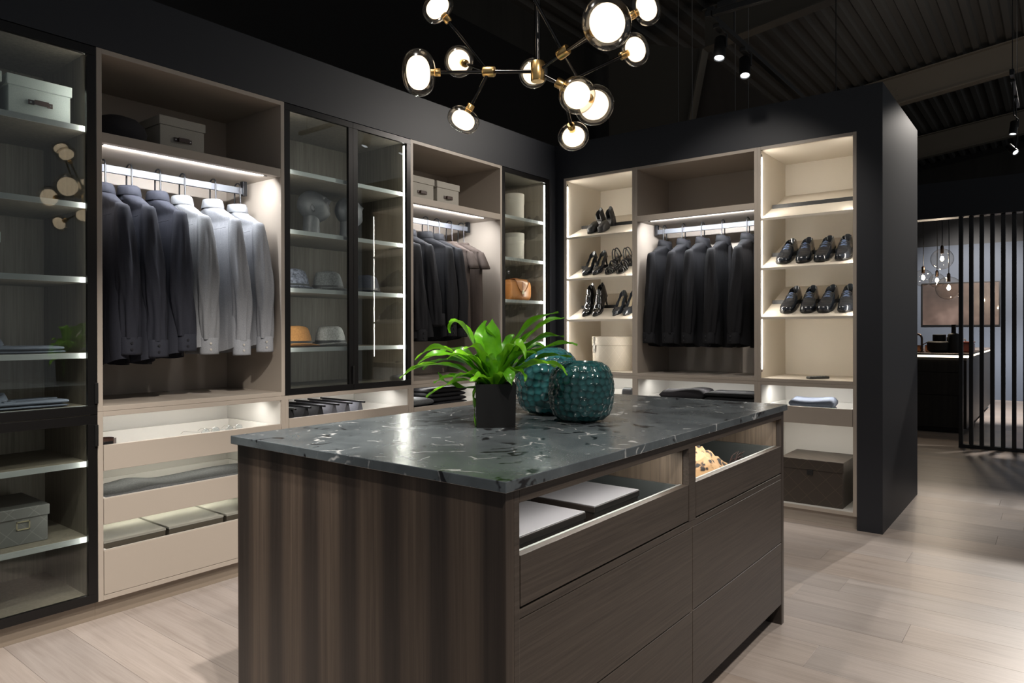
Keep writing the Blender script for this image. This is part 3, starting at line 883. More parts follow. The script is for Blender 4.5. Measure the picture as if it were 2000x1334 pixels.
for k, (y, m_, lb, kd) in enumerate(DS):
    x = XL - 0.278
    garment('shirt' if kd == 'shirt' else 'tee_shirt', lb, 'shirt' if kd == 'shirt' else 't-shirt', 'garments on the rail right of the hat cabinet', (x, y, ZC + rg.uniform(-.006, .006)), rg.uniform(-.05, .05), M[m_], 50 + k, kd,
            L=0.76 if kd == 'shirt' else 0.70, sl=(0.76, 0.66, 0.74, 0.74, 0, 0)[k], sweep=(0.03 + .05 * (k == 1), 0.02))
    hanger('black wire hanger holding the %s garment right of the hat cabinet' % ords[k], (x, y, ZC), 0, 'wire hangers right of the hat cabinet')
GS = [(-2.455, 'shirt_black', 'black shirt nearest the heeled-shoe shelves on the back rail'), (-2.297, 'shirt_char', 'black shirt, second from the heeled-shoe shelves'), (-2.142, 'shirt_black', 'black shirt in the middle of the five on the back rail'),
      (-1.982, 'shirt_black', 'black shirt with open collar, fourth from the heeled-shoe shelves'), (-1.795, 'shirt_black', 'black shirt nearest the derby-shoe shelves on the back rail')]
for k, (x, m_, lb) in enumerate(GS):
    y = YB + 0.278
    garment('shirt', lb, 'shirt', 'black shirts on the back rail', (x, y, ZC + 0.008), -PI / 2 + rg.uniform(-.06, .06), M[m_], 80 + k, L=0.82, sl=0.80, sweep=(-0.02, 0.01))
    hanger('black wire hanger of the %s black shirt on the back rail' % ords[k], (x, y, ZC + .008), -PI / 2, 'wire hangers on the back rail')

# ------------------------------------------------------------------ storage boxes
def lid_box(name, label, cat, loc, rotz, w, d, h, m, lid=0.045, handle=True, group=None, over=0.006, hm=None, bm_=None):
    """box with a lid; origin bottom front-left corner, front faces -y"""
    t = thing(name, label, cat, loc, rotz, group)
    MB().box((over, w - over), (over, d - over), (0, h - 0.004), .002).obj('body', bm_ or m, t)
    MB().box((0, w), (0, d), (h - lid, h), .003).obj('lid', m, t)
    if handle:
        zc = (h - lid) * 0.55; xc = w / 2
        hw = 0.045
        hd = MB()
        pts = [(xc - hw, over - .002), (xc - hw + .02, over - .003), (xc - .026, over - .016), (xc + .026, over - .016), (xc + hw - .02, over - .003), (xc + hw, over - .002)]
        ra = [(px, py, zc - .010) for px, py in pts]; rb = [(px, py, zc + .010) for px, py in pts]
        ra2 = [(px, py - .003, zc + .010) for px, py in pts]; rb2 = [(px, py - .003, zc - .010) for px, py in pts]
        hd.loft([ra, rb, ra2, rb2, ra], closed=False)
        h_ = hd.obj('handle', hm or M['leather'], t)
        for sx in (-1, 1):
            rv = MB().lathe([(0.0, 0), (0.0045, 0), (0.003, 0.003), (0, 0.0035)], 10, cap0=False, cap1=False)
            rv.xf(Matrix.Translation((xc + sx * (hw - .009), over - .005, zc)) @ Matrix.Rotation(PI / 2, 4, 'X')).obj('rivet', M['rivet'], h_, 50)
    return t


def boxL(label, u0, u1, d0, d1, z, h, m, **k):
    return lid_box('storage_box', label, 'box', fr('L', u0, d0, z), PI / 2, u1 - u0, d1 - d0, h, m, **k)


boxL('pale grey-green box with brown leather handle on the top shelf of the left cabinet', 0.990, 1.232, 0.10, 0.46, 2.166, 0.172, M['canvas'], group='canvas boxes in the left cabinet')
boxL('pale grey-green box cut off by the left edge, on the top cabinet shelf', 0.715, 0.972, 0.10, 0.46, 2.166, 0.172, M['canvas'], group='canvas boxes in the left cabinet')
boxL('pale grey-green box sliver at the left edge, second cabinet shelf', 0.690, 0.962, 0.10, 0.46, 1.831, 0.172, M['canvas'], group='canvas boxes in the left cabinet')
boxL('pale grey-green box sliver at the left edge, third cabinet shelf', 0.690, 0.966, 0.10, 0.46, 1.507, 0.172, M['canvas'], group='canvas boxes in the left cabinet')
boxL('warm grey box with leather handle beside the dark cap', 1.627, 1.862, 0.14, 0.50, 2.1455, 0.182, M['canvas_warm'], group='canvas boxes above the rails')
boxL('warm grey box with leather handle next to the hat cabinet', 3.295, 3.532, 0.14, 0.48, 2.1455, 0.182, M['canvas_warm'], group='canvas boxes above the rails')
boxL('warm grey box with leather handle above the brown tees', 3.556, 3.793, 0.14, 0.48, 2.1455, 0.182, M['canvas_warm'], group='canvas boxes above the rails')
# patterned boxes
def pattern_mat(name, base_c, line_c, sc, rough=0.6):
    m = mat(name, base_c, rough); t = NT(m)
    c = t.n('ShaderNodeTexCoord'); sp = t.n('ShaderNodeSeparateXYZ'); t.l(c.outputs['Object'], sp.inputs[0])
    fs = []
    for sg in (1, -1):
        a = t.n('ShaderNodeMath', operation='MULTIPLY_ADD'); a.inputs[1].default_value = sg; t.l(sp.outputs[2], a.inputs[0])
        b = t.n('ShaderNodeMath', operation='ADD'); t.l(sp.outputs[0], b.inputs[0]); t.l(sp.outputs[1], b.inputs[1]); t.l(b.outputs[0], a.inputs[2])
        s_ = t.n('ShaderNodeMath', operation='MULTIPLY'); s_.inputs[1].default_value = sc; t.l(a.outputs[0], s_.inputs[0])
        f_ = t.n('ShaderNodeMath', operation='FRACT'); t.l(s_.outputs[0], f_.inputs[0])
        l_ = t.n('ShaderNodeMath', operation='LESS_THAN'); l_.inputs[1].default_value = 0.035; t.l(f_.outputs[0], l_.inputs[0])
        fs.append(l_.outputs[0])
    mx = t.n('ShaderNodeMath', operation='MAXIMUM'); t.l(fs[0], mx.inputs[0]); t.l(fs[1], mx.inputs[1])
    t.l(t.mix(mx.outputs[0], base_c, line_c), t.b.inputs['Base Color'])
    return m


M['brown_box'] = pattern_mat('brown_diamond_card', (0.050, 0.039, 0.031), (0.085, 0.068, 0.048), 8.5, 0.45)
M['chevron'] = pattern_mat('grey_chevron_card', (0.075, 0.075, 0.072), (0.12, 0.12, 0.112), 11, 0.5)
M['cream_box'] = pattern_mat('cream_diamond_card', (0.50, 0.45, 0.37), (0.57, 0.52, 0.43), 9, 0.5)
M['label_brass'] = mat('label_brass', (0.75, 0.68, 0.48), 0.3, 0.9)
t = boxL('grey patterned box with brass label holder in the lower left cabinet', 0.860, 1.148, 0.13, 0.47, 0.371, 0.155, M['chevron'], handle=False)
lh = MB()
for bx in (((0.165, 0.215), (0.062, 0.066)), ((0.165, 0.215), (0.094, 0.098)), ((0.165, 0.169), (0.062, 0.098)), ((0.211, 0.215), (0.062, 0.098))):
    lh.box(bx[0], (0.0015, 0.007), bx[1])
lh.obj('label_holder', M['label_brass'], t)
t = lid_box('storage_box', 'large dark brown diamond-patterned box on the bottom shelf by the pier', 'box', (-1.497, 4.868, 0.1085), 0, 0.40, 0.385, 0.30, M['brown_box'], 0.068, False)
MB().box((0.175, 0.212), (-0.004, 0.007), (0.200, 0.232), .002).obj('tab_closure', M['black_plastic'], t)
# three low boxes in the bottom drawer, left unit
M['low_box'] = mat('olive_card_lit_lid', (0.33, 0.325, 0.285), 0.35)  # reflection on the lid tops is put into this paler colour
M['low_box_side'] = mat('olive_brown_card', (0.07, 0.06, 0.045), 0.5)
for k, (a, b, lb) in enumerate(((1.335, 1.612, 'low olive-grey box at the left end of the bottom drawer'), (1.626, 1.905, 'low olive-grey box in the middle of the bottom drawer'), (1.920, 2.185, 'low olive-grey box at the right of the bottom drawer'))):
    boxL(lb, a, b, 0.055, 0.42, 0.134, 0.195, M['low_box'], handle=False, lid=0.012, bm_=M['low_box_side'], over=0.002, group='low boxes in the bottom drawer')
# round hat box
t = thing('hat_box', 'round cream hat box with metal clasp under the heeled shoes', 'hat box', (-2.905, 5.075, 0.9425))
MB().lathe([(0.170, 0.0), (0.172, 0.004), (0.172, 0.205)], 48, cap1=False).obj('body', M['cream_box'], t, 40)
MB().lathe([(0.175, 0.205), (0.178, 0.207), (0.178, 0.272), (0.175, 0.276), (0.0, 0.276)], 48, cap0=False, cap1=False).obj('lid', M['cream_box'], t, 40)
cl = MB().box((-0.0085, 0.0085), (-0.186, -0.170), (0.145, 0.274), .002).box((-0.012, 0.012), (-0.190, -0.174), (0.190, 0.215), .003)
cl.xf(Matrix.Rotation(-0.55, 4, 'Z')).obj('clasp', M['rivet'], t)
# cylinder boxes in the narrow cabinet
M['cyl'] = fabric('ivory_linen', (0.52, 0.48, 0.42), 0.8, 900, 0.12, 0)
for z, lb in ((2.164, 'ivory cylinder box on the top shelf of the narrow cabinet'), (1.839, 'ivory cylinder box on the second shelf of the narrow cabinet')):
    t = thing('cylinder_box', lb, 'box', (XL - 0.26, 4.600, z), group='ivory cylinder boxes')
    MB().lathe([(0.076, 0), (0.078, 0.003), (0.078, 0.165)], 36, cap1=False).obj('body', M['cyl'], t, 40)
    MB().lathe([(0.081, 0.150), (0.081, 0.231), (0.079, 0.235), (0.0, 0.235)], 36, cap0=False, cap1=False).obj('lid', M['cyl'], t, 40)

# ------------------------------------------------------------------ shoes
M['shoe_navy'] = mat('navy_black_calf', (0.014, 0.017, 0.023), 0.22, coat=0.6)
M['shoe_patent'] = mat('black_patent', (0.009, 0.009, 0.010), 0.10, coat=0.8)
M['shoe_suede'] = mat('black_nappa', (0.016, 0.016, 0.017), 0.45)
M['shoe_inner'] = mat('shoe_inner_dark', (0.006, 0.006, 0.007), 0.8)
M['shoe_insole'] = mat('beige_insole', (0.42, 0.34, 0.22), 0.6)
M['shoe_sole'] = mat('black_sole', (0.010, 0.010, 0.011), 0.35)
M['lace'] = mat('blue_lace', (0.10, 0.14, 0.25), 0.7)


def lerp_t(tab, s):
    for (a, *pa), (b, *pb) in zip(tab[:-1], tab[1:]):
        if s <= b:
            k = (s - a) / (b - a); k = k * k * (3 - 2 * k)
            return [p + (q - p) * k for p, q in zip(pa, pb)]
    return list(tab[-1][1:])


def shoe_mesh(tab, L, open_s, cav, NS=34, NT_=22, pw=0.62):
    """upper as a loft heel (s=0) to toe (s=1); tab rows: s, half width, base z, height, side shift"""
    rings = []
    for i in range(NS + 1):
        s = i / NS
        w, zb_, h, sh = lerp_t(tab, s)
        ring = []
        o = 0.0
        if open_s[0] < s < open_s[1]:
            k = (s - open_s[0]) / (open_s[1] - open_s[0])
            o = min(1.0, math.sin(PI * k) * 2.2)
        for j in range(NT_ + 1):
            th = PI * j / NT_
            c, sn = math.cos(th), math.sin(th)
            y = w * math.copysign(abs(c) ** pw, c); z = h * sn ** (pw + .05)
            if o > 0:
                e = max(0.0, 1 - abs(y) / (w * 0.74))
                z -= o * cav * min(1.0, e * 3.2) * min(1, h / 0.05)
                z = max(z, 0.004)
            ring.append((L * s, y + sh, zb_ + z))
        rings.append(ring)
    mb = MB().loft(rings, closed=False)
    # close heel and toe ends
    n = NT_ + 1
    mb.f.append(tuple(range(n - 1, -1, -1))); mb.f.append(tuple(len(rings) * n - n + j for j in range(n)))
    return mb, rings


def sole_mesh(tab, L, th, grow=0.003, s0=0.0, s1=1.0, NS=26):
    lo = []; hi = []
    for i in range(NS + 1):
        s = s0 + (s1 - s0) * i / NS
        w, zb_, h, sh = lerp_t(tab, s)
        lo.append([(L * s, -w - grow + sh, zb_ - th), (L * s, w + grow + sh, zb_ - th), (L * s, w + grow + sh, zb_ + .0015), (L * s, -w - grow + sh, zb_ + .0015)])
    return MB().loft(lo, True, True, True)


def shoe(kind, label, group, loc, rotz, pitch, mirror=1):
    t = thing('shoe', label, 'shoe', loc, 0, group)
    t.rotation_euler = Matrix.Rotation(rotz, 3, 'Z').to_euler() if pitch == 0 else (Matrix.Rotation(rotz, 3, 'Z') @ Matrix.Rotation(pitch, 3, 'Y')).to_euler()
    mi = mirror
    if kind == 'derby':
        L = 0.295
        tab = [(0.0, 0.018, 0.020, 0.070, 0), (0.06, 0.032, 0.020, 0.084, 0), (0.2, 0.037, 0.020, 0.084, 0), (0.36, 0.037, 0.017, 0.080, -.002 * mi), (0.46, 0.040, 0.013, 0.076, -.002 * mi), (0.58, 0.046, 0.010, 0.062, 0),
               (0.72, 0.050, 0.009, 0.048, .003 * mi), (0.84, 0.047, 0.010, 0.042, .003 * mi), (0.93, 0.037, 0.012, 0.036, .002 * mi), (0.98, 0.022, 0.015, 0.026, 0), (1.0, 0.008, 0.018, 0.012, 0)]
        mb, rings = shoe_mesh(tab, L, (0.03, 0.43), 0.060)
        mb.obj('upper', M['shoe_navy'], t, 60)
        sole_mesh(tab, L, 0.009).obj('sole', M['shoe_sole'], t)
        sole_mesh([(a, b, 0.020 - 0.009, h, sh) for a, b, c, h, sh in tab], L, 0.011, 0.002, 0.0, 0.27, 8).obj('heel', M['shoe_sole'], t)
        mb = MB()
        for k in range(5):
            s = 0.43 + 0.040 * k
            w, zb_, h, sh = lerp_t(tab, s)
            hw = 0.016 + 0.0015 * k
            pts = [(L * s, -hw + sh, zb_ + h * 0.93), (L * s + .003, 0 + sh, zb_ + h + .0035), (L * s, hw + sh, zb_ + h * 0.93)]
            mb.tube(pts, 0.0024, 6)
        mb.obj('laces', M['lace'], t, 60)
        # quarter edges running back from the lace throat
        q = MB()
        for sg in (-1, 1):
            pts = []
            for k in range(7):
                s = 0.63 - 0.035 * k
                w, zb_, h, sh = lerp_t(tab, s)
                a = 0.30 + 0.10 * k
                th = PI / 2 - sg * a
                c, sn = math.cos(th), math.sin(th)
                pts.append((L * s, w * math.copysign(abs(c) ** .62, c) * 1.01 + sh, zb_ + h * sn ** .67 + .0008))
            q.tube(pts, 0.0013, 5)
        q.obj('quarter_seam', M['shoe_sole'], t, 60)
        MB().box((0.020, 0.115), (-0.020, 0.020), (0.030, 0.032)).obj('insole', M['shoe_inner'], t)
    elif kind in ('pump', 'boot'):
        L = 0.235; hh = 0.085 if kind == 'pump' else 0.095
        top = 0.055 if kind == 'pump' else 0.125
        tab = [(0.0, 0.014, hh, top * .8, 0), (0.05, 0.025, hh, top, 0), (0.18, 0.029, hh * .93, top * (0.9 if kind == 'pump' else 1.0), 0), (0.32, 0.029, hh * .70, top * (0.72 if kind == 'pump' else 0.98), 0),
               (0.46, 0.031, hh * .38, 0.050 if kind == 'pump' else 0.105, 0), (0.60, 0.036, hh * .13, 0.045 if kind == 'pump' else 0.070, 0), (0.74, 0.038, 0.004, 0.040, 0), (0.86, 0.030, 0.004, 0.033, 0), (0.95, 0.016, 0.005, 0.022, 0), (1.0, 0.004, 0.006, 0.008, 0)]
        mb, rings = shoe_mesh(tab, L, (0.03, 0.66 if kind == 'pump' else 0.34), 0.05 if kind == 'pump' else 0.09)
        mb.obj('upper', M['shoe_patent'] if kind == 'boot' else M['shoe_navy'], t, 60)
        sole_mesh(tab, L, 0.004, 0.001).obj('sole', M['shoe_sole'], t)
        if kind == 'pump':
            ins = [(a, max(.004, b * .62), c + .0085, h, sh) for a, b, c, h, sh in tab]
            sole_mesh(ins, L, 0.001, 0.0, 0.06, 0.62, 14).obj('insole', M['shoe_insole'], t)
        else:
            MB().tube([(0.118, 0, 0.145), (0.140, 0, 0.108), (0.160, 0, 0.074)], 0.0016, 6).obj('front_seam', M['rivet'], t)
        MB().tube([(0.018, 0, hh + .004), (0.014, 0, hh * .5), (0.012, 0, 0.0)], [0.020, 0.009, 0.005], 12).obj('heel', M['shoe_patent'], t, 60)
    elif kind == 'block':
        L = 0.225; hh = 0.07
        tab = [(0.0, 0.024, hh, 0.06, 0), (0.25, 0.028, hh * .9, 0.06, 0), (0.45, 0.031, hh * .42, 0.05, 0), (0.62, 0.037, 0.012, 0.05, 0), (0.85, 0.036, 0.010, 0.045, 0), (0.96, 0.024, 0.010, 0.03, 0), (1.0, 0.010, 0.010, 0.01, 0)]
        sole_mesh(tab, L, 0.010, 0.001).obj('sole', M['shoe_sole'], t)
        mb, _ = shoe_mesh([(0.0, 0.022, hh, 0.085, 0), (0.5, 0.027, hh * .92, 0.085, 0), (1.0, 0.026, hh * .86, 0.07, 0)], 0.06, (0.1, 1.4), 0.078, 8)
        mb.obj('ankle_cuff', M['shoe_suede'], t, 60)
        mb, _ = shoe_mesh([(a, b, c, h, s_) for a, b, c, h, s_ in [(0.0, 0.036, 0.014, 0.058, 0), (0.5, 0.038, 0.011, 0.052, 0), (0.85, 0.034, 0.010, 0.040, 0), (1.0, 0.022, 0.010, 0.026, 0)]], 0.095, (-1, -.5), 0, 12)
        mb.xf(Matrix.Translation((0.118, 0, 0))); mb.obj('vamp', M['shoe_suede'], t, 60)
        MB().loft([[(0.004, -.022, 0), (0.050, -.022, 0), (0.050, .022, 0), (0.004, .022, 0)], [(0.0, -.026, hh), (0.06, -.026, hh), (0.06, .026, hh), (0.0, .026, hh)]], True, True, True).obj('heel', M['shoe_suede'], t)
    else:  # strappy sandal
        L = 0.225; hh = 0.085
        tab = [(0.0, 0.022, hh, 0.05, 0), (0.25, 0.026, hh * .88, 0.05, 0), (0.45, 0.030, hh * .40, 0.05, 0), (0.62, 0.036, 0.012, 0.05, 0), (0.85, 0.035, 0.008, 0.045, 0), (0.96, 0.024, 0.008, 0.03, 0), (1.0, 0.008, 0.008, 0.01, 0)]
        sole_mesh(tab, L, 0.007, 0.001).obj('sole', M['shoe_patent'], t)
        MB().tube([(0.02, 0, hh), (0.016, 0, hh * .5), (0.014, 0, 0.0)], [0.018, 0.009, 0.006], 12).obj('heel', M['shoe_patent'], t, 60)
        for k, (sa, sb, ht) in enumerate(((0.86, 0.70, 0.040), (0.70, 0.86, 0.042), (0.62, 0.46, 0.058), (0.46, 0.62, 0.060), (0.22, 0.30, 0.085), (0.04, 0.16, 0.075))):
            pts = []
            for i in range(9):
                a = PI * i / 8
                s = sa + (sb - sa) * i / 8
                w, zb_, h, sh = lerp_t(tab, s)
                pts.append((L * s, w * math.cos(a), zb_ + ht * math.sin(a)))
            MB().tube(pts, 0.0055, 7).obj('strap', M['shoe_patent'], t, 60)
    return t


SA = math.atan(SLOPE)
def on_shelf(z, y):   # height of the slanted shelf surface at depth y
    return z + SLOPE * (y - YB - 0.006)


DER = [(1, -1.478, 'left shoe of the first laced derby pair on the middle shelf'), (1, -1.371, 'right shoe of the first laced derby pair on the middle shelf'),
       (1, -1.232, 'left shoe of the derby pair nearest the pier on the middle shelf'), (1, -1.124, 'right shoe of the derby pair nearest the pier on the middle shelf'),
       (2, -1.452, 'left shoe of the first laced derby pair on the lowest slanted shelf'), (2, -1.343, 'right shoe of the first derby pair on the lowest slanted shelf'),
       (2, -1.212, 'left shoe of the derby pair nearest the pier on the lowest slanted shelf'), (2, -1.108, 'right shoe of the derby pair nearest the pier on the lowest slanted shelf')]
for k, (sidx, x, lb) in enumerate(DER):
    hy = YB + 0.046 + 0.295 * math.cos(SA)      # heel end, shoe points towards the room
    shoe('derby', lb, 'derby shoes on the slanted shelves', (x, hy, on_shelf(SH[sidx], hy) + 0.002), -PI / 2 + (0.05 if k % 2 else -0.03), SA, 1 if k % 2 else -1)
FSH = [('block', 0, -3.005, 'left black open-toe block-heel shoe alone on the top slanted shelf', 0.05, 0.15), ('block', 0, -2.915, 'right black open-toe block-heel shoe alone on the top slanted shelf', 0.05, 0.1),
       ('pump', 1, -3.080, 'left navy pump of the pair beside the strappy sandals', 0.05, 0.06), ('pump', 1, -2.985, 'right navy pump of the pair beside the strappy sandals', 0.055, 0.06),
       ('sandal', 1, -2.842, 'left black strappy sandal on the middle slanted shelf', 0.045, 0.12), ('sandal', 1, -2.742, 'right black strappy sandal on the middle slanted shelf', 0.045, 0.1),
       ('boot', 2, -3.078, 'left black patent ankle boot on the lowest slanted shelf', 0.05, 0.08), ('boot', 2, -2.982, 'right black patent ankle boot on the lowest slanted shelf', 0.05, 0.06),
       ('pump', 2, -2.800, 'left navy pump with beige insole beside the ankle boots', 0.055, 0.06), ('pump', 2, -2.705, 'right navy pump with beige insole beside the ankle boots', 0.055, 0.06)]
for kd, sidx, x, lb, toe, tw in FSH:
    Ln = 0.225 if kd in ('block', 'sandal') else 0.235
    hy = YB + toe + Ln * math.cos(SA)
    shoe(kd, lb, 'heeled shoes on the slanted shelves', (x + .02, hy, on_shelf(SH[sidx], hy) + 0.003), -PI / 2 - tw, SA)

# ------------------------------------------------------------------ hats, cap, heads, bag
M['hat_grey'] = fabric('grey_tweed', (0.12, 0.125, 0.13), 0.9, 500, 0.5)
M['hat_light'] = fabric('light_grey_linen', (0.36, 0.36, 0.36), 0.9, 500, 0.4)
M['hat_straw'] = fabric('blue_grey_straw', (0.12, 0.13, 0.17), 0.8, 260, 0.9)
M['hat_tan'] = fabric('tan_felt', (0.42, 0.20, 0.065), 0.85, 500, 0.2)
M['hat_navy'] = fabric('navy_pinstripe', (0.020, 0.022, 0.032), 0.8, 500, 0.3)
M['band'] = mat('black_hat_band', (0.012, 0.012, 0.014), 0.55)


def hat(label, loc, rotz, m, s=1.0, brim=0.035, tilt=0.0):
    t = thing('hat', label, 'hat', loc, rotz, 'hats in the glazed cabinet')
    n = 44
    def ell(a, b, z, warp=0.0, pin=0.0):
        r = []
        for j in range(n):
            th = 2 * PI * j / n; c, sn = math.cos(th), math.sin(th)
            k = 1 - pin * max(0, c) ** 3 * abs(sn) * 2
            r.append((a * c * s, b * sn * k * s, (z + warp * (sn * sn * 0.8 - max(0, c) * .5)) * s))
        return r
    A_, B_ = 0.098, 0.082
    cr = [ell(A_, B_, 0.004), ell(A_ * .98, B_ * .98, 0.03), ell(A_ * .91, B_ * .90, 0.065), ell(A_ * .83, B_ * .80, 0.095, 0.004, 0.15), ell(A_ * .76, B_ * .70, 0.113, 0.008, 0.35), ell(A_ * .68, B_ * .56, 0.118, 0.008, .45), ell(A_ * .46, B_ * .30, 0.100, 0.0, .4), ell(A_ * .2, B_ * .1, 0.092)]
    MB().loft(cr, True, False, True).obj('crown', m, t, 179)
    br = [ell(A_ * .99, B_ * .99, 0.008), ell(A_ + brim * .5, B_ + brim * .5, 0.006, 0.004), ell(A_ + brim, B_ + brim, 0.010, 0.014), ell(A_ + brim, B_ + brim, 0.013, 0.014), ell(A_ + brim * .5, B_ + brim * .5, 0.009, 0.004), ell(A_ * .99, B_ * .99, 0.011)]
    MB().loft(br).obj('brim', m, t, 179)
    bd = [ell(A_ * 1.012, B_ * 1.012, 0.012), ell(A_ * 1.008, B_ * 1.008, 0.036)]
    MB().loft(bd).obj('band', M['band'], t, 179)
    return t


hat('blue-grey straw hat cut by the door frame, upper hat shelf', (XL - .24, 2.445, 1.509), 1.4, M['hat_straw'], 1.0, 0.028)
hat('dark grey tweed trilby in the middle of the upper hat shelf', (XL - .23, 2.690, 1.509), 1.45, M['hat_grey'], 1.0, 0.030)
hat('navy pinstripe hat behind the door stile on the upper hat shelf', (XL - .25, 3.000, 1.509), 1.2, M['hat_navy'], 0.98, 0.02)
hat('tan felt hat with black band on the lower hat shelf', (XL - .23, 2.455, 1.176), 1.35, M['hat_tan'], 1.0, 0.045)
hat('light grey linen trilby with black band on the lower hat shelf', (XL - .24, 2.715, 1.176), 1.5, M['hat_light'], 1.0, 0.042)
# flat cap above the left rail
t = thing('cap', 'dark flat cap beside the warm grey box above the left rail', 'cap', (XL - 0.20, 1.452, 2.1455), 0.9)
n = 40
def capr(a, b, z, x0=0.0): return [(x0 + a * math.cos(2 * PI * j / n) * (1.0 if math.cos(2 * PI * j / n) < 0 else 1.08), b * math.sin(2 * PI * j / n), z) for j in range(n)]
MB().loft([capr(.105, .092, 0.0), capr(.118, .108, .03), capr(.124, .114, .06), capr(.112, .104, .095), capr(.085, .078, .122), capr(.04, .036, .138), capr(.008, .008, .14)], True, False, True).obj('crown', M['knit_dark'], t, 179)
MB().loft([[(0.08, -.085, .004), (0.115, -.05, .012), (0.125, 0, .016), (0.115, .05, .012), (0.08, .085, .004)], [(0.10, -.085, .0), (0.155, -.055, .006), (0.175, 0, .012), (0.155, .055, .006), (0.10, .085, .0)],
           [(0.10, -.085, .004), (0.153, -.055, .010), (0.173, 0, .016), (0.153, .055, .010), (0.10, .085, .004)], [(0.08, -.085, .008), (0.115, -.05, .016), (0.125, 0, .020), (0.115, .05, .016), (0.08, .085, .008)]], False).obj('peak', M['band'], t, 179)

M['head'] = grain('slate_sculpture', (0.055, 0.058, 0.066), (0.115, 0.12, 0.132), (9, 9, 9), 0.5, 0.1)


def head(label, loc, rotz, s=1.0):
    """bald sculpted head with raised chin on a long neck, facing local +x"""
    t = thing('head_sculpture', label, 'sculpture', loc, rotz, 'sculpted heads in the glazed cabinet')
    mb = MB(); NU, NV = 40, 30
    rings = []
    def g(v, c, w): return math.exp(-((v - c) / w) ** 2)
    for i in range(NV + 1):
        ph = PI * i / NV
        zz = -math.cos(ph)
        ring = []
        for j in range(NU):
            th = 2 * PI * j / NU - PI
            r = math.sin(ph)
            x = 0.098 * r * math.cos(th); y = 0.074 * r * math.sin(th); z = 0.108 * zz
            fr_ = max(0, math.cos(th)) ** 2
            ay = abs(th)
            if zz < 0.35 and math.cos(th) < 0: x *= 1 - 0.18 * min(1, (0.35 - zz))           # back of the skull falls in towards the nape
            if zz < -0.1: y *= 1 - 0.30 * min(1, (-zz - .1))                                   # jaw narrows
            x += fr_ * (0.010 * g(zz, -0.88, .25)) * g(ay, 0, .5) * 2.6                         # chin
            x += 0.030 * g(zz, -0.12, .12) * g(ay, 0, .16) + 0.016 * g(zz, 0.08, .16) * g(ay, 0, .15)   # nose
            x += 0.009 * g(zz, 0.26, .10) * g(ay, 0.25, .45)                                    # brow
            x -= 0.015 * g(zz, 0.10, .12) * g(ay, 0.42, .20)                                    # eye sockets
            x += 0.011 * g(zz, -0.42, .05) * g(ay, 0, .26) + 0.011 * g(zz, -0.54, .05) * g(ay, 0, .24)   # lips
            x -= 0.006 * g(zz, -0.48, .022) * g(ay, 0, .26)
            y += math.copysign(0.006, th) * g(zz, -0.12, .2) * g(ay, 0.8, .3)                   # cheekbones
            ring.append((x, y, z))
        rings.append(ring)
    R = Matrix.Translation((0.005, 0, 0.205)) @ Matrix.Rotation(math.radians(-27), 4, 'Y')
    MB().loft(rings, True, True, True).xf(R).obj('head', M['head'], t, 179)
    nk = []
    for (z, a, b, x0) in ((0.0, .062, .058, -.004), (0.003, .064, .060, -.004), (0.04, .056, .053, -.004), (0.09, .052, .049, -.004), (0.135, .054, .05, 0.0), (0.17, .055, .052, .006)):
        nk.append([(x0 + a * math.cos(2 * PI * j / 32), b * math.sin(2 * PI * j / 32), z) for j in range(32)])
    MB().loft(nk, True, True, True).obj('neck', M['head'], t, 60)
    for sg in (-1, 1):
        e = MB().lathe([(0.0, -.004), (0.014, -.003), (0.019, 0.003), (0.017, 0.008), (0.010, 0.004), (0.0, 0.003)], 18, cap0=False, cap1=False, sx=0.75, sy=1.25)
        e.xf(R @ Matrix.Translation((-0.012, sg * 0.071, -0.012)) @ Matrix.Rotation(-PI / 2 * sg, 4, 'X') @ Matrix.Rotation(0.35 * sg, 4, 'Y')).obj('ear', M['head'], t, 60)
    t.scale = (s, s, s)
    return t


head('dark slate sculpted head on the left, turned three-quarters with raised chin', (XL - 0.28, 2.610, 1.834), 1.05, 0.93)
head('dark slate sculpted head in profile, half behind the door stile', (XL - 0.28, 2.885, 1.834), 1.45, 0.93)

# handbag
M['bag'] = mat('cognac_leather', (0.50, 0.19, 0.045), 0.38, coat=0.15)
M['bag_edge'] = mat('cognac_edge', (0.30, 0.10, 0.025), 0.5)
t = thing('handbag', 'cognac orange leather handbag with flap in the narrow cabinet', 'handbag', (XL - 0.17, 4.500, 1.511), PI / 2)
rings = []
for (x, k) in ((-0.130, 0.80), (-0.127, 0.93), (-0.117, 1.0), (0.0, 1.03), (0.117, 1.0), (0.127, 0.93), (0.130, 0.80)):
    ring = []
    for j in range(28):
        th = 2 * PI * j / 28; c, sn = math.cos(th), math.sin(th)
        ring.append((x, 0.062 * k * math.copysign(abs(c) ** .55, c), 0.083 + 0.083 * (0.5 + .5 * k) * math.copysign(abs(sn) ** .6, sn)))
    rings.append(ring)
MB().loft(rings, True, True, True).obj('body', M['bag'], t, 60)
fl = []
for i in range(9):
    a = i / 8
    yy = 0.02 - 0.095 * min(1, a * 1.7); zz = 0.171 if a < .5 else 0.171 - (a - .5) * 0.20
    yy = 0.03 - 0.16 * a if a < .6 else -0.068 - 0.002 * (a - .6)
    hw = 0.085 * (1 - max(0, a - .45) ** 2 * 2.2)
    fl.append([(-hw, yy, zz), (-hw * .5, yy - .002, zz + .002), (0, yy - .003, zz + .003), (hw * .5, yy - .002, zz + .002), (hw, yy, zz)])
MB().loft(fl, False).obj('flap', M['bag'], t, 60)
MB().tube([Vector(r[0]) + Vector((0, -.002, .001)) for r in fl] + [Vector(p) + Vector((0, -.002, 0)) for p in fl[-1][1:4]] + [Vector(r[4]) + Vector((0, -.002, .001)) for r in reversed(fl)], 0.0028, 6).obj('flap_piping', M['bag_edge'], t, 60)
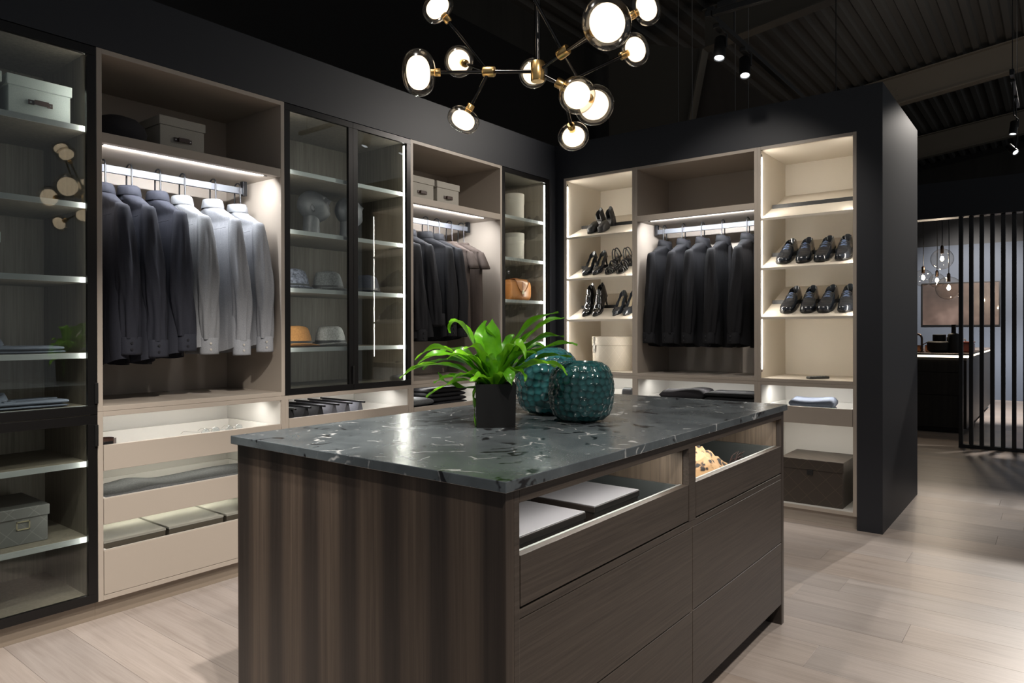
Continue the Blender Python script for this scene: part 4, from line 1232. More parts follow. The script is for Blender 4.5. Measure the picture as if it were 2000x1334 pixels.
MB().box((-0.012, 0.012), (-0.076, -0.066), (0.052, 0.082), .002).obj('buckle', M['label_brass'], t)
MB().box((-0.010, 0.010), (-0.0735, -0.068), (0.03, 0.150), .002).obj('strap', M['bag_edge'], t)
hp = [(-0.105 + 0.21 * i / 14, 0.0, 0.158 + 0.020 * math.sin(PI * i / 14)) for i in range(15)]
MB().tube(hp, 0.0065, 8).obj('grip', M['bag_edge'], t, 60)

# ------------------------------------------------------------------ folded garments
def folded(name, label, cat, loc, rotz, w, d, h, m, layers=1, seed=0, group=None, collar=False, wav=0.004):
    t = thing(name, label, cat, loc, rotz, group)
    rg_ = random.Random(seed)
    for k in range(layers):
        z0 = h * k / layers; hh = h / layers
        rings = []
        NX = 22
        ox, oy = rg_.uniform(-.006, .006), rg_.uniform(-.006, .006)
        p1, p2 = rg_.uniform(0, 6), rg_.uniform(0, 6)
        for i in range(NX + 1):
            x = -w / 2 + w * i / NX
            e = min(1, (i + .3) / 1.6, (NX - i + .3) / 1.6) ** .6
            ring = []
            for j in range(24):
                th = 2 * PI * j / 24; c, sn = math.cos(th), math.sin(th)
                y = d / 2 * (0.94 + .06 * e) * math.copysign(abs(c) ** .32, c)
                z = hh * .5 * e * math.copysign(abs(sn) ** .55, sn)
                if sn > 0: z += wav * (math.sin(17 * x + p1) + .7 * math.sin(23 * y + p2 + 8 * x))
                ring.append((x + ox, y + oy, z0 + hh * .5 + z))
            rings.append(ring)
        MB().loft(rings, True, True, True).obj('fold', m, t, 179)
    if collar:
        cr = []
        for (dz, a, b) in ((0.0, .055, .030), (0.022, .050, .026), (0.03, .050, .028), (0.018, .065, .036), (0.004, .075, .042)):
            cr.append([(a * math.cos(2 * PI * j / 24), -d * .30 + b * math.sin(2 * PI * j / 24), h - .004 + dz * (1 - .35 * math.cos(2 * PI * j / 24 + PI / 2))) for j in range(24)])
        MB().loft(cr).obj('collar', m, t, 179)
        MB().box((-0.012, 0.012), (-d * .2, d * .45), (h - .004, h + .0035), .001).obj('placket', m, t)
        cf = MB().box((w * .12, w * .42), (-d * .30, -d * .16), (h - .003, h + .006), .003).obj('cuff', m, t)
        MB().lathe([(0.0, 0), (0.006, 0), (0.006, .003), (0, .003)], 12, (w * .36, -d * .23, h + .006), cap0=False, cap1=False).obj('button', M['button_dark'], cf)
    return t


folded('folded_shirt', 'blue-grey folded shirt, upper of the two in the left cabinet', 'shirt', (XL - .22, 1.055, 1.1765), 0.0, 0.25, 0.30, 0.028, M['shirt_fold'], 2, 3, 'folded shirts in the left cabinet', True, .002)
folded('folded_shirt', 'blue-grey folded shirt, lower of the two, above the lower glazed door', 'shirt', (XL - .19, 1.06, 0.9455), 0.0, 0.25, 0.30, 0.030, M['shirt_fold'], 2, 4, 'folded shirts in the left cabinet', True, .002)
fz = UNITS['Db'].floors[0]
folded('folded_jeans', 'thick stack of folded black jeans in the drawer behind the plant', 'jeans', (XL - .20, 3.60, fz + .001), 0.0, 0.30, 0.34, 0.190, M['denim_black'], 6, 5, None, False, .002)
folded('folded_jumper', 'flat grey folded jumper in the drawer beside the black jeans', 'jumper', (XL - .17, 3.31, fz + .001), 0.05, 0.26, 0.22, 0.128, M['felt'], 3, 6, None, False, .004)
fz = UNITS['Gb'].floors[0]
folded('folded_jumper', 'dark grey rumpled folded jumper in the back wall drawer', 'jumper', (-2.235, YB + .20, fz + .001), 0.1, 0.34, 0.30, 0.142, M['knit_dark'], 2, 7, None, False, .008)
folded('folded_jeans', 'smooth folded black trousers in the back wall drawer', 'trousers', (-1.86, YB + .20, fz + .001), 0.0, 0.36, 0.30, 0.140, M['denim_black'], 4, 8, None, False, .002)
fz = UNITS['Hb'].floors[0]
folded('folded_scarf', 'grey-blue folded scarf in the drawer above the brown box', 'scarf', (-1.315, YB + .20, fz + .001), 0.1, 0.28, 0.22, 0.128, M['shirt_fold'], 2, 9, None, False, .007)
fz = UNITS['Fb'].floors[0]
folded('folded_belt', 'small black rolled belt in the drawer under the hat box', 'belt', (-2.735, YB + .20, fz + .001), 0.0, 0.09, 0.08, 0.125, M['band'], 1, 10, None, False, .0)
# felt cloth in the second drawer
fz = UNITS['Bb'].floors[1]
t = thing('felt_blanket', 'grey felt blanket laid in the second drawer of the left base', 'blanket', (XL - .26, 1.76, fz))
NXf, NYf = 40, 12
def felt_z(i, j): 
    x = i / NXf; y = j / NYf
    return 0.072 + 0.016 * math.exp(-((x - .30) / .09) ** 2) + 0.004 * math.sin(9 * x + 3 * y) - 0.03 * abs(2 * y - 1) ** 8
top = [[(-0.20 + 0.40 * j / NYf, -0.425 + 0.85 * i / NXf, felt_z(i, j)) for j in range(NYf + 1)] for i in range(NXf + 1)]
mb = MB().loft(top, False)
mb.loft([[(p[0], p[1], 0.001) for p in r] for r in reversed(top)], False)
for k in (0, -1):
    mb.loft([[r[k] for r in top], [(r[k][0], r[k][1], 0.001) for r in top]], False)
for k in (0, -1):
    mb.loft([[p for p in top[k]], [(p[0], p[1], 0.001) for p in top[k]]], False)
mb.obj('cloth', M['felt'], t, 60)
# rolled belt and eyeglasses in the first drawer
fz = UNITS['Bb'].floors[0]
t = thing('rolled_belt', 'rolled black belt at the left end of the top drawer', 'belt', (XL - .075, 1.345, fz))
sp = []
for i in range(60):
    a = i * .45; r = 0.012 + 0.0011 * i * .45 * 1.3
    sp.append((r * math.cos(a), r * math.sin(a), 0))
MB().loft([[(p[0], p[1], 0.062) for p in sp], [(p[0], p[1], 0.11) for p in sp]], False).obj('strap', M['leather'], t)
MB().box((0.035, 0.05), (-0.02, 0.02), (0.07, 0.10), .003).obj('buckle', M['dark_metal'], t)
MB().lathe([(0.05, 0.0), (0.05, 0.06)], 24, cap0=True, cap1=True).obj('stand', M['black_plastic'], t)
M['lens'] = pane('lens_glass', (0.75, 0.8, 0.85), 2.0)
for k, (u, lb) in enumerate(((1.86, 'clear eyeglasses lying in the top drawer near the marble top'), (1.99, 'second pair of clear eyeglasses in the top drawer, further from the rolled belt'))):
    t = thing('eyeglasses', lb, 'glasses', (XL - .10, u, fz + .0005), 0.3, 'eyeglasses in the top drawer')
    fm = MB()
    for sg in (-1, 1):
        fm.tube([(0.024 * math.sin(2 * PI * i / 16) * 0 + 0.0, sg * 0.034 + 0.026 * math.cos(2 * PI * i / 16), 0.075 + 0.022 * math.sin(2 * PI * i / 16)) for i in range(17)], 0.0016, 5)
        fm.tube([(0, sg * .060, 0.08), (-0.12, sg * .058, 0.08), (-0.14, sg * .056, 0.066)], 0.0016, 5)
    fm.tube([(0, -.010, 0.082), (0.002, 0, 0.086), (0, .010, 0.082)], 0.0016, 5)
    fm.obj('frame', M['rivet'], t)
    for sg in (-1, 1):
        ln = MB().lathe([(0.024, 0), (0.0, 0)], 20, cap0=False, cap1=False, sx=1, sy=.85)
        ln.xf(Matrix.Translation((0, sg * .034, .075)) @ Matrix.Rotation(PI / 2, 4, 'X') @ Matrix.Rotation(PI / 2, 4, 'Y')).obj('lens', M['lens'], t)
    MB().box((-0.10, 0.0), (-0.05, 0.05), (0.0, 0.052), .004).obj('display_block', M['drawer_lining'], t)
# trousers on the pull-out rack
fz = UNITS['Cb'].floors[0]
M['trouser'] = [fabric('trouser_black', (0.018, 0.018, 0.020), 0.85), fabric('trouser_grey', (0.10, 0.10, 0.115), 0.85), fabric('trouser_slate', (0.16, 0.165, 0.19), 0.85)]
for k in range(6):
    u = 2.33 + 0.098 * k
    lbs = ('leftmost dark trousers on the pull-out rack', 'second dark trousers from the left on the pull-out rack', 'third trousers from the left on the pull-out rack', 'fourth trousers from the left on the pull-out rack',
           'fifth trousers from the left on the pull-out rack', 'rightmost pale grey trousers on the pull-out rack')
    t = thing('trousers', lbs[k], 'trousers', (XL - .25, u, fz), 0, 'trousers on the pull-out rack')
    m_ = M['trouser'][0] if k < 3 else M['trouser'][1 if k < 5 else 2]
    rr = []
    for i in range(9):
        x = -0.20 + 0.37 * i / 8
        rr.append([(x, -.040, 0.002), (x, -.030, 0.078), (x, -.012, 0.118 + .003 * math.sin(i)), (x, 0.004, 0.116), (x, .018, 0.070), (x, .028, 0.002)])
    MB().loft(rr, True, True, True).obj('fold', m_, t, 50)
    MB().box((-0.22, 0.215), (-.013, -0.003), (0.118, 0.126), .001).obj('hanger_bar', M['dark_metal'], t)
    t.scale = (1, 1, 1.27)
# remote control
t = thing('remote_control', 'small dark remote lying under the derby shoes', 'remote', (-1.275, YB + .13, 0.9425), 0.9)
MB().box((-0.075, 0.075), (-0.022, 0.022), (0, 0.016), .004).obj('case', M['black_plastic'], t)
kb = MB()
for i in range(5):
    for j in (-1, 1): kb.box((-0.05 + i * .022, -0.04 + i * .022), (j * .009 - .004, j * .009 + .004), (0.016, 0.0175))
kb.obj('keypad', M['gun_edge'], t)

# ------------------------------------------------------------------ island
IX0, IX1, IY0, IY1 = -2.000, -0.941, 1.178, 3.110
ITOP = 0.947
isl = thing('island', 'smoked oak drawer island in the middle of the room', 'island', (-1.47, 2.144, 0))
IO = (-1.47, 2.144, 0)
def ib(name, m, x, y, z, bev=.0012, parent=None): return MB().box(x, y, z, bev).obj(name, m, parent or isl, None, IO)
ib('end_panel', M['oak_side'], (IX0, IX1), (IY0, IY0 + .030), (0.0, 0.919))
ib('end_panel', M['oak_side'], (IX0, IX1), (IY1 - .030, IY1), (0.0, 0.919))
ib('back_panel', M['oak_side'], (IX0, IX0 + .02), (IY0 + .03, IY1 - .03), (0.06, 0.919))
ib('centre_panel', M['oak_inner'], (IX0 + .02, IX1 - .002), (2.138, 2.168), (0.10, 0.919))
ib('edge_stile', M['oak_dark'], (IX1 - .022, IX1), (IY0 + .030, IY0 + .050), (0.085, 0.919))
ib('edge_stile', M['oak_dark'], (IX1 - .022, IX1), (2.128, 2.180), (0.6505, 0.8875))
ib('top_rail', M['oak_dark'], (IX1 - .022, IX1), (IY0 + .050, IY1 - .030), (0.888, 0.919))
ib('mid_rail', M['oak_dark'], (IX1 - .022, IX1 - .001), (IY0 + .050, IY1 - .030), (0.630, 0.650))
ib('plinth', mat('black_plinth', (0.012, 0.011, 0.010), 0.5), (IX0 + .05, IX1 - .075), (IY0 + .03, IY1 - .03), (0.0, 0.088))
ib('bottom_panel', M['oak_inner'], (IX0 + .02, IX1 - .022), (IY0 + .03, IY1 - .03), (0.088, 0.106))
for (ya, yb_, key) in ((IY0 + .050, 2.128, 0), (2.180, IY1 - .030, 1)):
    ib('lining', M['oak_inner'], (IX0 + .04, IX1 - .022), (ya, ya + .004), (0.65, 0.888), 0)
    ib('lining', M['oak_inner'], (IX0 + .04, IX1 - .022), (yb_ - .004, yb_), (0.65, 0.888), 0)
    ib('lining', M['oak_inner'], (IX0 + .30, IX0 + .31), (ya, yb_), (0.65, 0.888), 0)
    ib('lining', M['oak_inner'], (IX0 + .31, IX1 - .022), (ya, yb_), (0.884, 0.888), 0)
    a, b = ya + .004, yb_ - .004
    f = ib('drawer_front', M['oak_dark'], (IX1 - .022, IX1 - .0005), (a, b), (0.656, 0.770))
    dx = IX0 + .40
    tr = MB()
    tr.box((dx, IX1 - .022), (a + .006, b - .006), (0.668, 0.676))
    tr.box((dx, IX1 - .022), (a + .006, a + .018), (0.668, 0.768)); tr.box((dx, IX1 - .022), (b - .018, b - .006), (0.668, 0.768)); tr.box((dx, dx + .012), (a + .006, b - .006), (0.668, 0.768))
    tr.obj('tray', M['gun'], f, None, IO)
    MB().box((IX1 - .030, IX1 - .0218), (a + .004, b - .004), (0.66, 0.7705)).obj('tray_edge', M['gun_edge'], f, None, IO)
    for z0, z1 in ((0.3575, 0.628), (0.090, 0.3535)):
        y0 = (IY0 + .034) if key == 0 else 2.1555
        y1 = 2.1520 if key == 0 else IY1 - .032
        ib('drawer_front', M['oak_dark'], (IX1 - .022, IX1 - .0005), (y0, y1), (z0, z1))
    L = bpy.data.lights.new('led_strip_light', 'AREA'); L.shape = 'RECTANGLE'; L.size = b - a - .1; L.size_y = 0.012; L.energy = 1.4 if key == 0 else 1.2; L.color = (1, 0.95, 0.87)
    o = bpy.data.objects.new('led_strip_light', L); COL.objects.link(o); o.location = (IX1 - .07, (a + b) / 2, 0.882); o.rotation_euler = (0.25, 0, PI / 2)
    ib('led_strip', M['led_dim'], (IX1 - .075, IX1 - .065), (a + .05, b - .05), (0.8835, 0.885), 0)
top_ = MB().box((-0.545, 0.541), (-0.981, 0.977), (0, 0.025), .0015).obj('marble_worktop', M['marble'])
top_.location = (-1.469, 2.144, ITOP - .025)
tag(top_, 'dark grey veined marble worktop lying on the oak island', 'worktop')

# boxes in the island drawer (island frame: front faces +x)
M['silver_box'] = mat('silver_sheen_card', (0.22, 0.22, 0.235), 0.4, 0.2)
M['box_side'] = mat('near_black_card', (0.018, 0.014, 0.012), 0.4)
for lb, x0, y0, w, d in (('dark brown box with silvery lid at the near end of the island drawer', -1.035, 1.262, 0.335, 0.30), ('dark brown box with silvery lid, second in the island drawer', -1.043, 1.655, 0.262, 0.34)):
    if True:
        t = thing('storage_box', lb, 'box', (x0, y0, 0.6765), 0, 'boxes in the island drawer')
        dx = 0.185
        MB().box((-dx + .004, 0.036 - .004), (0.004, w - .004), (0, 0.106), .002).obj('body', M['box_side'], t)
        ld = MB().box((-dx, 0.036), (0, w), (0.088, 0.1065), .003).obj('lid', M['box_side'], t)
        MB().box((-dx + .002, 0.034), (0.002, w - .002), (0.106, 0.1085), .001).obj('lid_cover', M['silver_box'], ld)
# leopard scarf in the second drawer
def leopard():
    m = mat('leopard_print', (0.75, 0.48, 0.24), 0.75); t = NT(m)
    v = t.coord('Object', (1, 0.55, 1))
    vo = t.n('ShaderNodeTexVoronoi', feature='F1'); vo.inputs['Scale'].default_value = 30
    w = t.n('ShaderNodeTexNoise'); w.inputs['Scale'].default_value = 26; t.l(v, w.inputs['Vector'])
    mx = t.n('ShaderNodeMix', data_type='VECTOR'); mx.inputs[0].default_value = 0.05; t.l(v, mx.inputs[4]); t.l(w.outputs['Color'], mx.inputs[5]); t.l(mx.outputs[1], vo.inputs['Vector'])
    t.l(t.ramp(vo.outputs['Distance'], [(0.36, (0.012, 0.010, 0.010)), (0.43, (0.22, 0.12, 0.05)), (0.50, (0.42, 0.26, 0.125))]), t.b.inputs['Base Color'])
    return m
M['leopard'] = leopard()
t = thing('scarf', 'crumpled leopard-print scarf in the far island drawer', 'scarf', (-1.085, 2.36, 0.6765))
NR, NA = 18, 40
rings = []
for i in range(NR + 1):
    r = i / NR
    ring = []
    for j in range(NA):
        th = 2 * PI * j / NA
        rad = r * (1 + .12 * math.sin(3 * th + 1) + .08 * math.sin(7 * th))
        h = 0.185 * (1 - r) ** 0.62 + (0.016 * math.sin(9 * th + 9 * r) + 0.012 * math.sin(14 * r * 3 + 4 * th)) * (1 - r) * min(1, r * 4 + .2) + 0.004
        ring.append((0.115 * rad * math.cos(th), (0.150 if math.sin(th) < 0 else 0.50) * rad * math.sin(th), max(.001, h)))
    rings.append(ring)
MB().loft(rings, True, True, False).obj('cloth', M['leopard'], t, 179)
fr_ = MB(); rg_ = random.Random(4)
for k in range(14):
    a = rg_.uniform(-0.6, 0.6) + .35
    p = Vector((0.06 * math.cos(a), 0.40 + .02 * math.sin(a * 5), 0.055))
    q = p + Vector((rg_.uniform(.0, .02), rg_.uniform(.03, .07), rg_.uniform(.0, .05)))
    fr_.tube([p, (p + q) / 2 + Vector((0, 0, .012)), q], 0.0018, 5)
fr_.obj('fringe', mat('dark_fringe', (0.03, 0.012, 0.01), .8), t)

# ------------------------------------------------------------------ plant on the island
PC = Vector((-1.512, 1.838, ITOP))
pl = thing('potted_fern', 'bright green bird-nest fern in a square black pot on the marble', 'plant', PC)
S_ = Vector((0.787, 0.616, 0)); F_ = Vector((-0.616, 0.787, 0)); Zv = Vector((0, 0, 1))
pot = MB()
hw = 0.0675; hb = 0.064
Rz = Matrix.Rotation(math.radians(42), 4, 'Z')
pot.loft([[(-hb, -hb, 0), (hb, -hb, 0), (hb, hb, 0), (-hb, hb, 0)], [(-hw, -hw, 0.145), (hw, -hw, 0.145), (hw, hw, 0.145), (-hw, hw, 0.145)], [(-hw + .005, -hw + .005, 0.145), (hw - .005, -hw + .005, 0.145), (hw - .005, hw - .005, 0.145), (-hw + .005, hw - .005, 0.145)],
          [(-hw + .006, -hw + .006, 0.12), (hw - .006, -hw + .006, 0.12), (hw - .006, hw - .006, 0.12), (-hw + .006, hw - .006, 0.12)]], True, True, False)
pot.xf(Rz).obj('pot', M['pot'], pl)
MB().box((-hw + .006, hw - .006), (-hw + .006, hw - .006), (0.10, 0.130), .004).xf(Rz).obj('soil', M['soil'], pl)


def leaf(base, ctrl, tip, W, seed, twist=0.0, curl=0.0):
    rg_ = random.Random(seed)
    p0, p1, p2 = [Vector(q) for q in (base, ctrl, tip)]
    NS = 18; rings = []
    ph = rg_.uniform(0, 6)
    for i in range(NS + 1):
        t = i / NS
        c = p0 * (1 - t) ** 2 + p1 * 2 * t * (1 - t) + p2 * t * t
        d = ((p1 - p0) * (1 - t) + (p2 - p1) * t).normalized()
        side = d.cross(Zv)
        if side.length < .05: side = d.cross(F_)
        side.normalize()
        side = Matrix.Rotation(twist, 3, d) @ side
        nrm = side.cross(d)
        w = W * (0.16 + 0.84 * math.sin(PI * min(1, t * 0.93 + .04)) ** 0.75) * (1 if t < .82 else max(0.02, 1 - ((t - .82) / .18) ** 1.6))
        ring = []
        for k in (-1, -.5, 0, .5, 1):
            und = 0.006 * math.sin(16 * t + ph + (1.7 if k > 0 else 0)) * abs(k)
            ring.append(tuple(c + side * w * k + nrm * (abs(k) * w * 0.42 + und) + Zv * 0))
        rings.append(ring)
    return MB().loft(rings, False).obj('leaf', M['leaf'], pl, 179)


def LP(s, h, f):  # plant frame: s to the viewer's right, h above the pot rim, f away from the viewer (metres)
    return S_ * s * 1.06 + F_ * f + Zv * (0.145 + h)


# tip (s,h,f), arch control (s,h,f), half width
LV = [((-.305, .020, -.02), (-.17, .120, -.02), .016), ((-.258, .075, .02), (-.17, .190, .02), .017), ((-.262, .050, -.03), (-.14, .170, -.02), .016), ((-.240, .045, .05), (-.12, .13, .04), .014),
      ((-.147, .170, .00), (-.13, .300, .00), .020), ((-.030, .212, .02), (-.045, .12, .01), .030), ((-.008, .218, .00), (-.01, .10, .0), .027),
      ((.205, .243, .03), (.05, .20, .02), .023), ((.222, .222, -.02), (.09, .20, -.02), .020), ((.225, .158, .04), (.10, .175, .03), .020), ((.262, .130, -.03), (.12, .15, -.03), .014),
      ((.095, .085, -.10), (.065, .22, -.07), .016), ((.245, .085, .0), (.14, .12, .0), .015), ((.230, .030, -.05), (.15, .125, -.05), .018),
      ((.055, .000, -.12), (.03, .085, -.10), .018), ((.095, .012, -.10), (.08, .09, -.08), .014), ((-.215, -.045, -.05), (-.10, .05, -.06), .010), ((-.195, .005, -.03), (-.10, .05, -.03), .013),
      ((-.185, .035, .0), (-.165, -.03, .0), .011), ((-.130, .018, -.06), (-.06, .06, -.05), .015), ((-.075, .010, -.09), (-.03, .05, -.07), .015), ((-.02, .10, -.08), (-.01, .09, -.06), .014),
      ((-.095, .115, -.08), (-.04, .16, -.06), .016), ((-.150, .085, -.06), (-.07, .14, -.04), .015), ((.06, .165, .06), (.03, .12, .04), .020), ((.10, .14, .07), (.05, .13, .05), .018),
      ((.13, .10, -.08), (.06, .13, -.06), .016), ((.17, .12, .08), (.08, .14, .06), .017), ((-.08, .15, .09), (-.04, .15, .06), .018), ((-.02, .16, .11), (-.01, .12, .08), .018),
      ((.04, .12, -.06), (.03, .1, -.04), .015), ((.19, .06, -.09), (.10, .10, -.07), .014), ((-.06, -.15, -.02), (-.085, .06, -.03), .007), ((-.11, .07, .12), (-.06, .12, .09), .016),
      ((.11, .05, .13), (.06, .1, .1), .016), ((.03, .06, .16), (.02, .1, .12), .016), ((-.19, .10, .08), (-.10, .15, .06), .015), ((.02, .09, -.02), (.01, .05, .0), .016), ((-.04, .09, -.03), (-.02, .05, -.01), .016)]
for k, (tp, ct, W) in enumerate(LV):
    b = S_ * (0.06 * tp[0]) + F_ * (0.10 * tp[2]) + Zv * 0.128
    leaf(b, LP(*ct), LP(*tp), W * 1.40, 100 + k, 0.25 * math.sin(k * 2.4))

# ------------------------------------------------------------------ vases
M['teal'] = mat('teal_glass', (0.008, 0.062, 0.066), 0.14, coat=0.5)
NT(M['teal']).b.inputs['Transmission Weight'].default_value = 0.28
NT(M['teal']).b.inputs['IOR'].default_value = 1.45
M['teal_lit'] = mat('teal_glass_front_lit', (0.012, 0.135, 0.150), 0.14, coat=0.5)  # paler copy of the teal, front lighting put into its colour
NT(M['teal_lit']).b.inputs['Transmission Weight'].default_value = 0.25


def vase(label, loc, prof, m, ncol, depth, hue):
    """turned vessel with a honeycomb of hollow-cut facets"""
    t = thing('glass_vase', label, 'vase', loc, 0, 'teal honeycomb vases')
    # arc-length table of the profile (r, z)
    P = []
    for (a, b) in zip(prof[:-1], prof[1:]):
        for k in range(14): P.append((a[0] + (b[0] - a[0]) * k / 14, a[1] + (b[1] - a[1]) * k / 14))
    P.append(prof[-1])
    for _ in range(26):
        P = [P[0]] + [((P[i - 1][0] + 2 * P[i][0] + P[i + 1][0]) / 4, (P[i - 1][1] + 2 * P[i][1] + P[i + 1][1]) / 4) for i in range(1, len(P) - 1)] + [P[-1]]
    s = [0]
    for a, b in zip(P[:-1], P[1:]): s.append(s[-1] + math.hypot(b[0] - a[0], b[1] - a[1]))
    tot = s[-1]
    NV, NU = 170, 300
    R0 = max(p[0] for p in P)
    cell = 2 * PI * R0 / ncol; rowh = cell * 0.866
    rings = []; i0 = 0; cut = []
    for i in range(NV + 1):
        q = tot * i / NV
        while i0 < len(s) - 2 and s[i0 + 1] < q: i0 += 1
        k = (q - s[i0]) / (s[i0 + 1] - s[i0])
        r = P[i0][0] + (P[i0 + 1][0] - P[i0][0]) * k; z = P[i0][1] + (P[i0 + 1][1] - P[i0][1]) * k
        tx, tz = P[i0 + 1][0] - P[i0][0], P[i0 + 1][1] - P[i0][1]
        ln = math.hypot(tx, tz); nx, nz = tz / ln, -tx / ln
        ring = []
        sq = max(0.35, r / R0)
        for j in range(NU):
            th = 2 * PI * j / NU
            best = 9
            rb = round(q / rowh)
            for rr_ in (rb - 1, rb, rb + 1):
                off = 0.5 * (rr_ % 2)
                cc = round(th / (2 * PI) * ncol - off)
                for c_ in (cc - 1, cc, cc + 1):
                    jx = 0.17 * math.sin(12.9 * (c_ % ncol) + 78.2 * rr_); jy = 0.17 * math.sin(39.3 * (c_ % ncol) + 11.1 * rr_)
                    dx = (th / (2 * PI) * ncol - c_ - off - jx) * cell * sq; dy = q - (rr_ + jy) * rowh
                    dd = math.hypot(dx, dy)
                    if dd < best: best = dd
            dep = depth * max(0, 1 - (best / (cell * 0.58)) ** 2.2)
            edge = min(1, i / 6, (NV - i) / 5); cut.append(dep / depth)
            rr2 = r - nx * dep * edge
            ring.append((rr2 * math.cos(th), rr2 * math.sin(th), z - nz * dep * edge))
        rings.append(ring)
    # inner wall so the mouth reads as hollow
    rimr, rimz = P[-1]
    inner = [(rimr - .004, rimz + .001), (rimr - .008, rimz - .004), (R0 * .86, rimz * .72), (R0 * .88, rimz * .3), (R0 * .6, 0.012), (0.004, 0.010)]
    rings += [[(a * math.cos(2 * PI * j / NU), a * math.sin(2 * PI * j / NU), b) for j in range(NU)] for a, b in inner]
    ob = MB().loft(rings, True, True, True).obj('vessel', m, t, 38)
    at_ = ob.data.color_attributes.new('cut', 'FLOAT_COLOR', 'POINT')
    for i_, c_ in enumerate(cut): at_.data[i_].color = (c_, c_, c_, 1)
    return t


# hollow cuts are a paler teal, ridges a darker one
for nm, a_, b_ in (('teal', (0.006, 0.030, 0.032), (0.022, 0.090, 0.094)), ('teal_lit', (0.010, 0.060, 0.068), (0.045, 0.190, 0.205))):
    q_ = NT(M[nm]); va = q_.n('ShaderNodeVertexColor', layer_name='cut')
    q_.l(q_.ramp(va.outputs['Color'], [(0.05, a_), (0.95, b_)]), q_.b.inputs['Base Color'])


vase('dark teal faceted glass vase in front, beside the black plant pot', (-1.345, 2.118, ITOP), [(0.030, 0.0), (0.075, 0.001), (0.104, 0.022), (0.117, 0.07), (0.119, 0.12), (0.114, 0.165), (0.100, 0.195), (0.078, 0.210), (0.066, 0.211)], M['teal'], 28, 0.0042, 0)
vase('teal faceted glass vase, coloured as front-lit, standing behind the fern', (-1.570, 2.232, ITOP), [(0.030, 0.0), (0.080, 0.001), (0.112, 0.026), (0.128, 0.085), (0.130, 0.14), (0.122, 0.19), (0.098, 0.232), (0.066, 0.252), (0.052, 0.254)], M['teal_lit'], 26, 0.0044, 0)

# ------------------------------------------------------------------ chandelier
ch = thing('chandelier', 'branching chandelier with glass globes and brass joints over the island', 'chandelier', (-1.422, 1.964, 2.165))
CH = (-1.422, 1.964, 2.165)
M['globe_clear'] = pane('globe_clear', (0.95, 0.92, 0.87), 1.7, 0.12)
M['globe_lit'] = mat('globe_opal', (0.9, 0.85, 0.78), 0.6)
_t = M['globe_lit'].node_tree; _t.nodes.clear()
_o = _t.nodes.new('ShaderNodeOutputMaterial'); _a = _t.nodes.new('ShaderNodeAddShader'); _e = _t.nodes.new('ShaderNodeEmission'); _tr = _t.nodes.new('ShaderNodeBsdfTranslucent')
_e.inputs['Color'].default_value = (1.0, 0.88, 0.72, 1); _e.inputs['Strength'].default_value = 0.72; _tr.inputs['Color'].default_value = (0.9, 0.82, 0.7, 1)
_t.links.new(_e.outputs[0], _a.inputs[0]); _t.links.new(_tr.outputs[0], _a.inputs[1]); _t.links.new(_a.outputs[0], _o.inputs['Surface'])
M['bulb'] = emitter('globe_core', (1.0, 0.86, 0.66), 9.0)
HUB = Vector(CH)
JN = {'J1': (-1.587, 1.899, 2.184), 'J2': (-1.313, 1.960, 2.204), 'J3': (-1.357, 2.015, 2.120)}
GL = [('J1', (-1.767, 1.732, 2.173), 1), ('J1', (-1.798, 1.975, 2.293), 0), ('J1', (-1.671, 1.857, 2.020), 0), ('J1', (-1.694, 1.752, 2.387), 0), ('J3', (-1.647, 2.246, 2.292), 0), ('J3', (-1.206, 1.878, 2.016), 0),
      ('J2', (-1.442, 2.368, 2.156), 1), ('J3', (-1.434, 2.208, 1.997), 0), ('J2', (-1.086, 1.859, 2.205), 1), ('J3', (-1.176, 2.207, 2.256), 0), ('J2', (-1.071, 2.087, 2.330), 0), ('J2', (-1.414, 1.819, 2.483), 0)]
MB().tube([HUB + Vector((0, 0, .02)), HUB + Vector((0, 0, 3.6))], 0.0105, 12).obj('stem', M['black_chrome'], ch, 60, CH)
MB().lathe([(0.0, -.034), (0.022, -.034), (0.024, -.031), (0.024, 0.031), (0.022, 0.034), (0, .034)], 24, CH, cap0=False, cap1=False).obj('hub', M['brass'], ch, 40, CH)
for k, p in JN.items():
    p = Vector(p)
    MB().tube([HUB, p], 0.0062, 10).obj('arm', M['black_chrome'], ch, 60, CH)
    d = (p - HUB).normalized(); R = d.to_track_quat('Z', 'Y').to_matrix().to_4x4()
    MB().lathe([(0, -.021), (0.0165, -.021), (0.018, -.018), (0.018, .018), (0.0165, .021), (0, .021)], 20, cap0=False, cap1=False).xf(Matrix.Translation(p) @ R).obj('joint', M['brass'], ch, 40, CH)
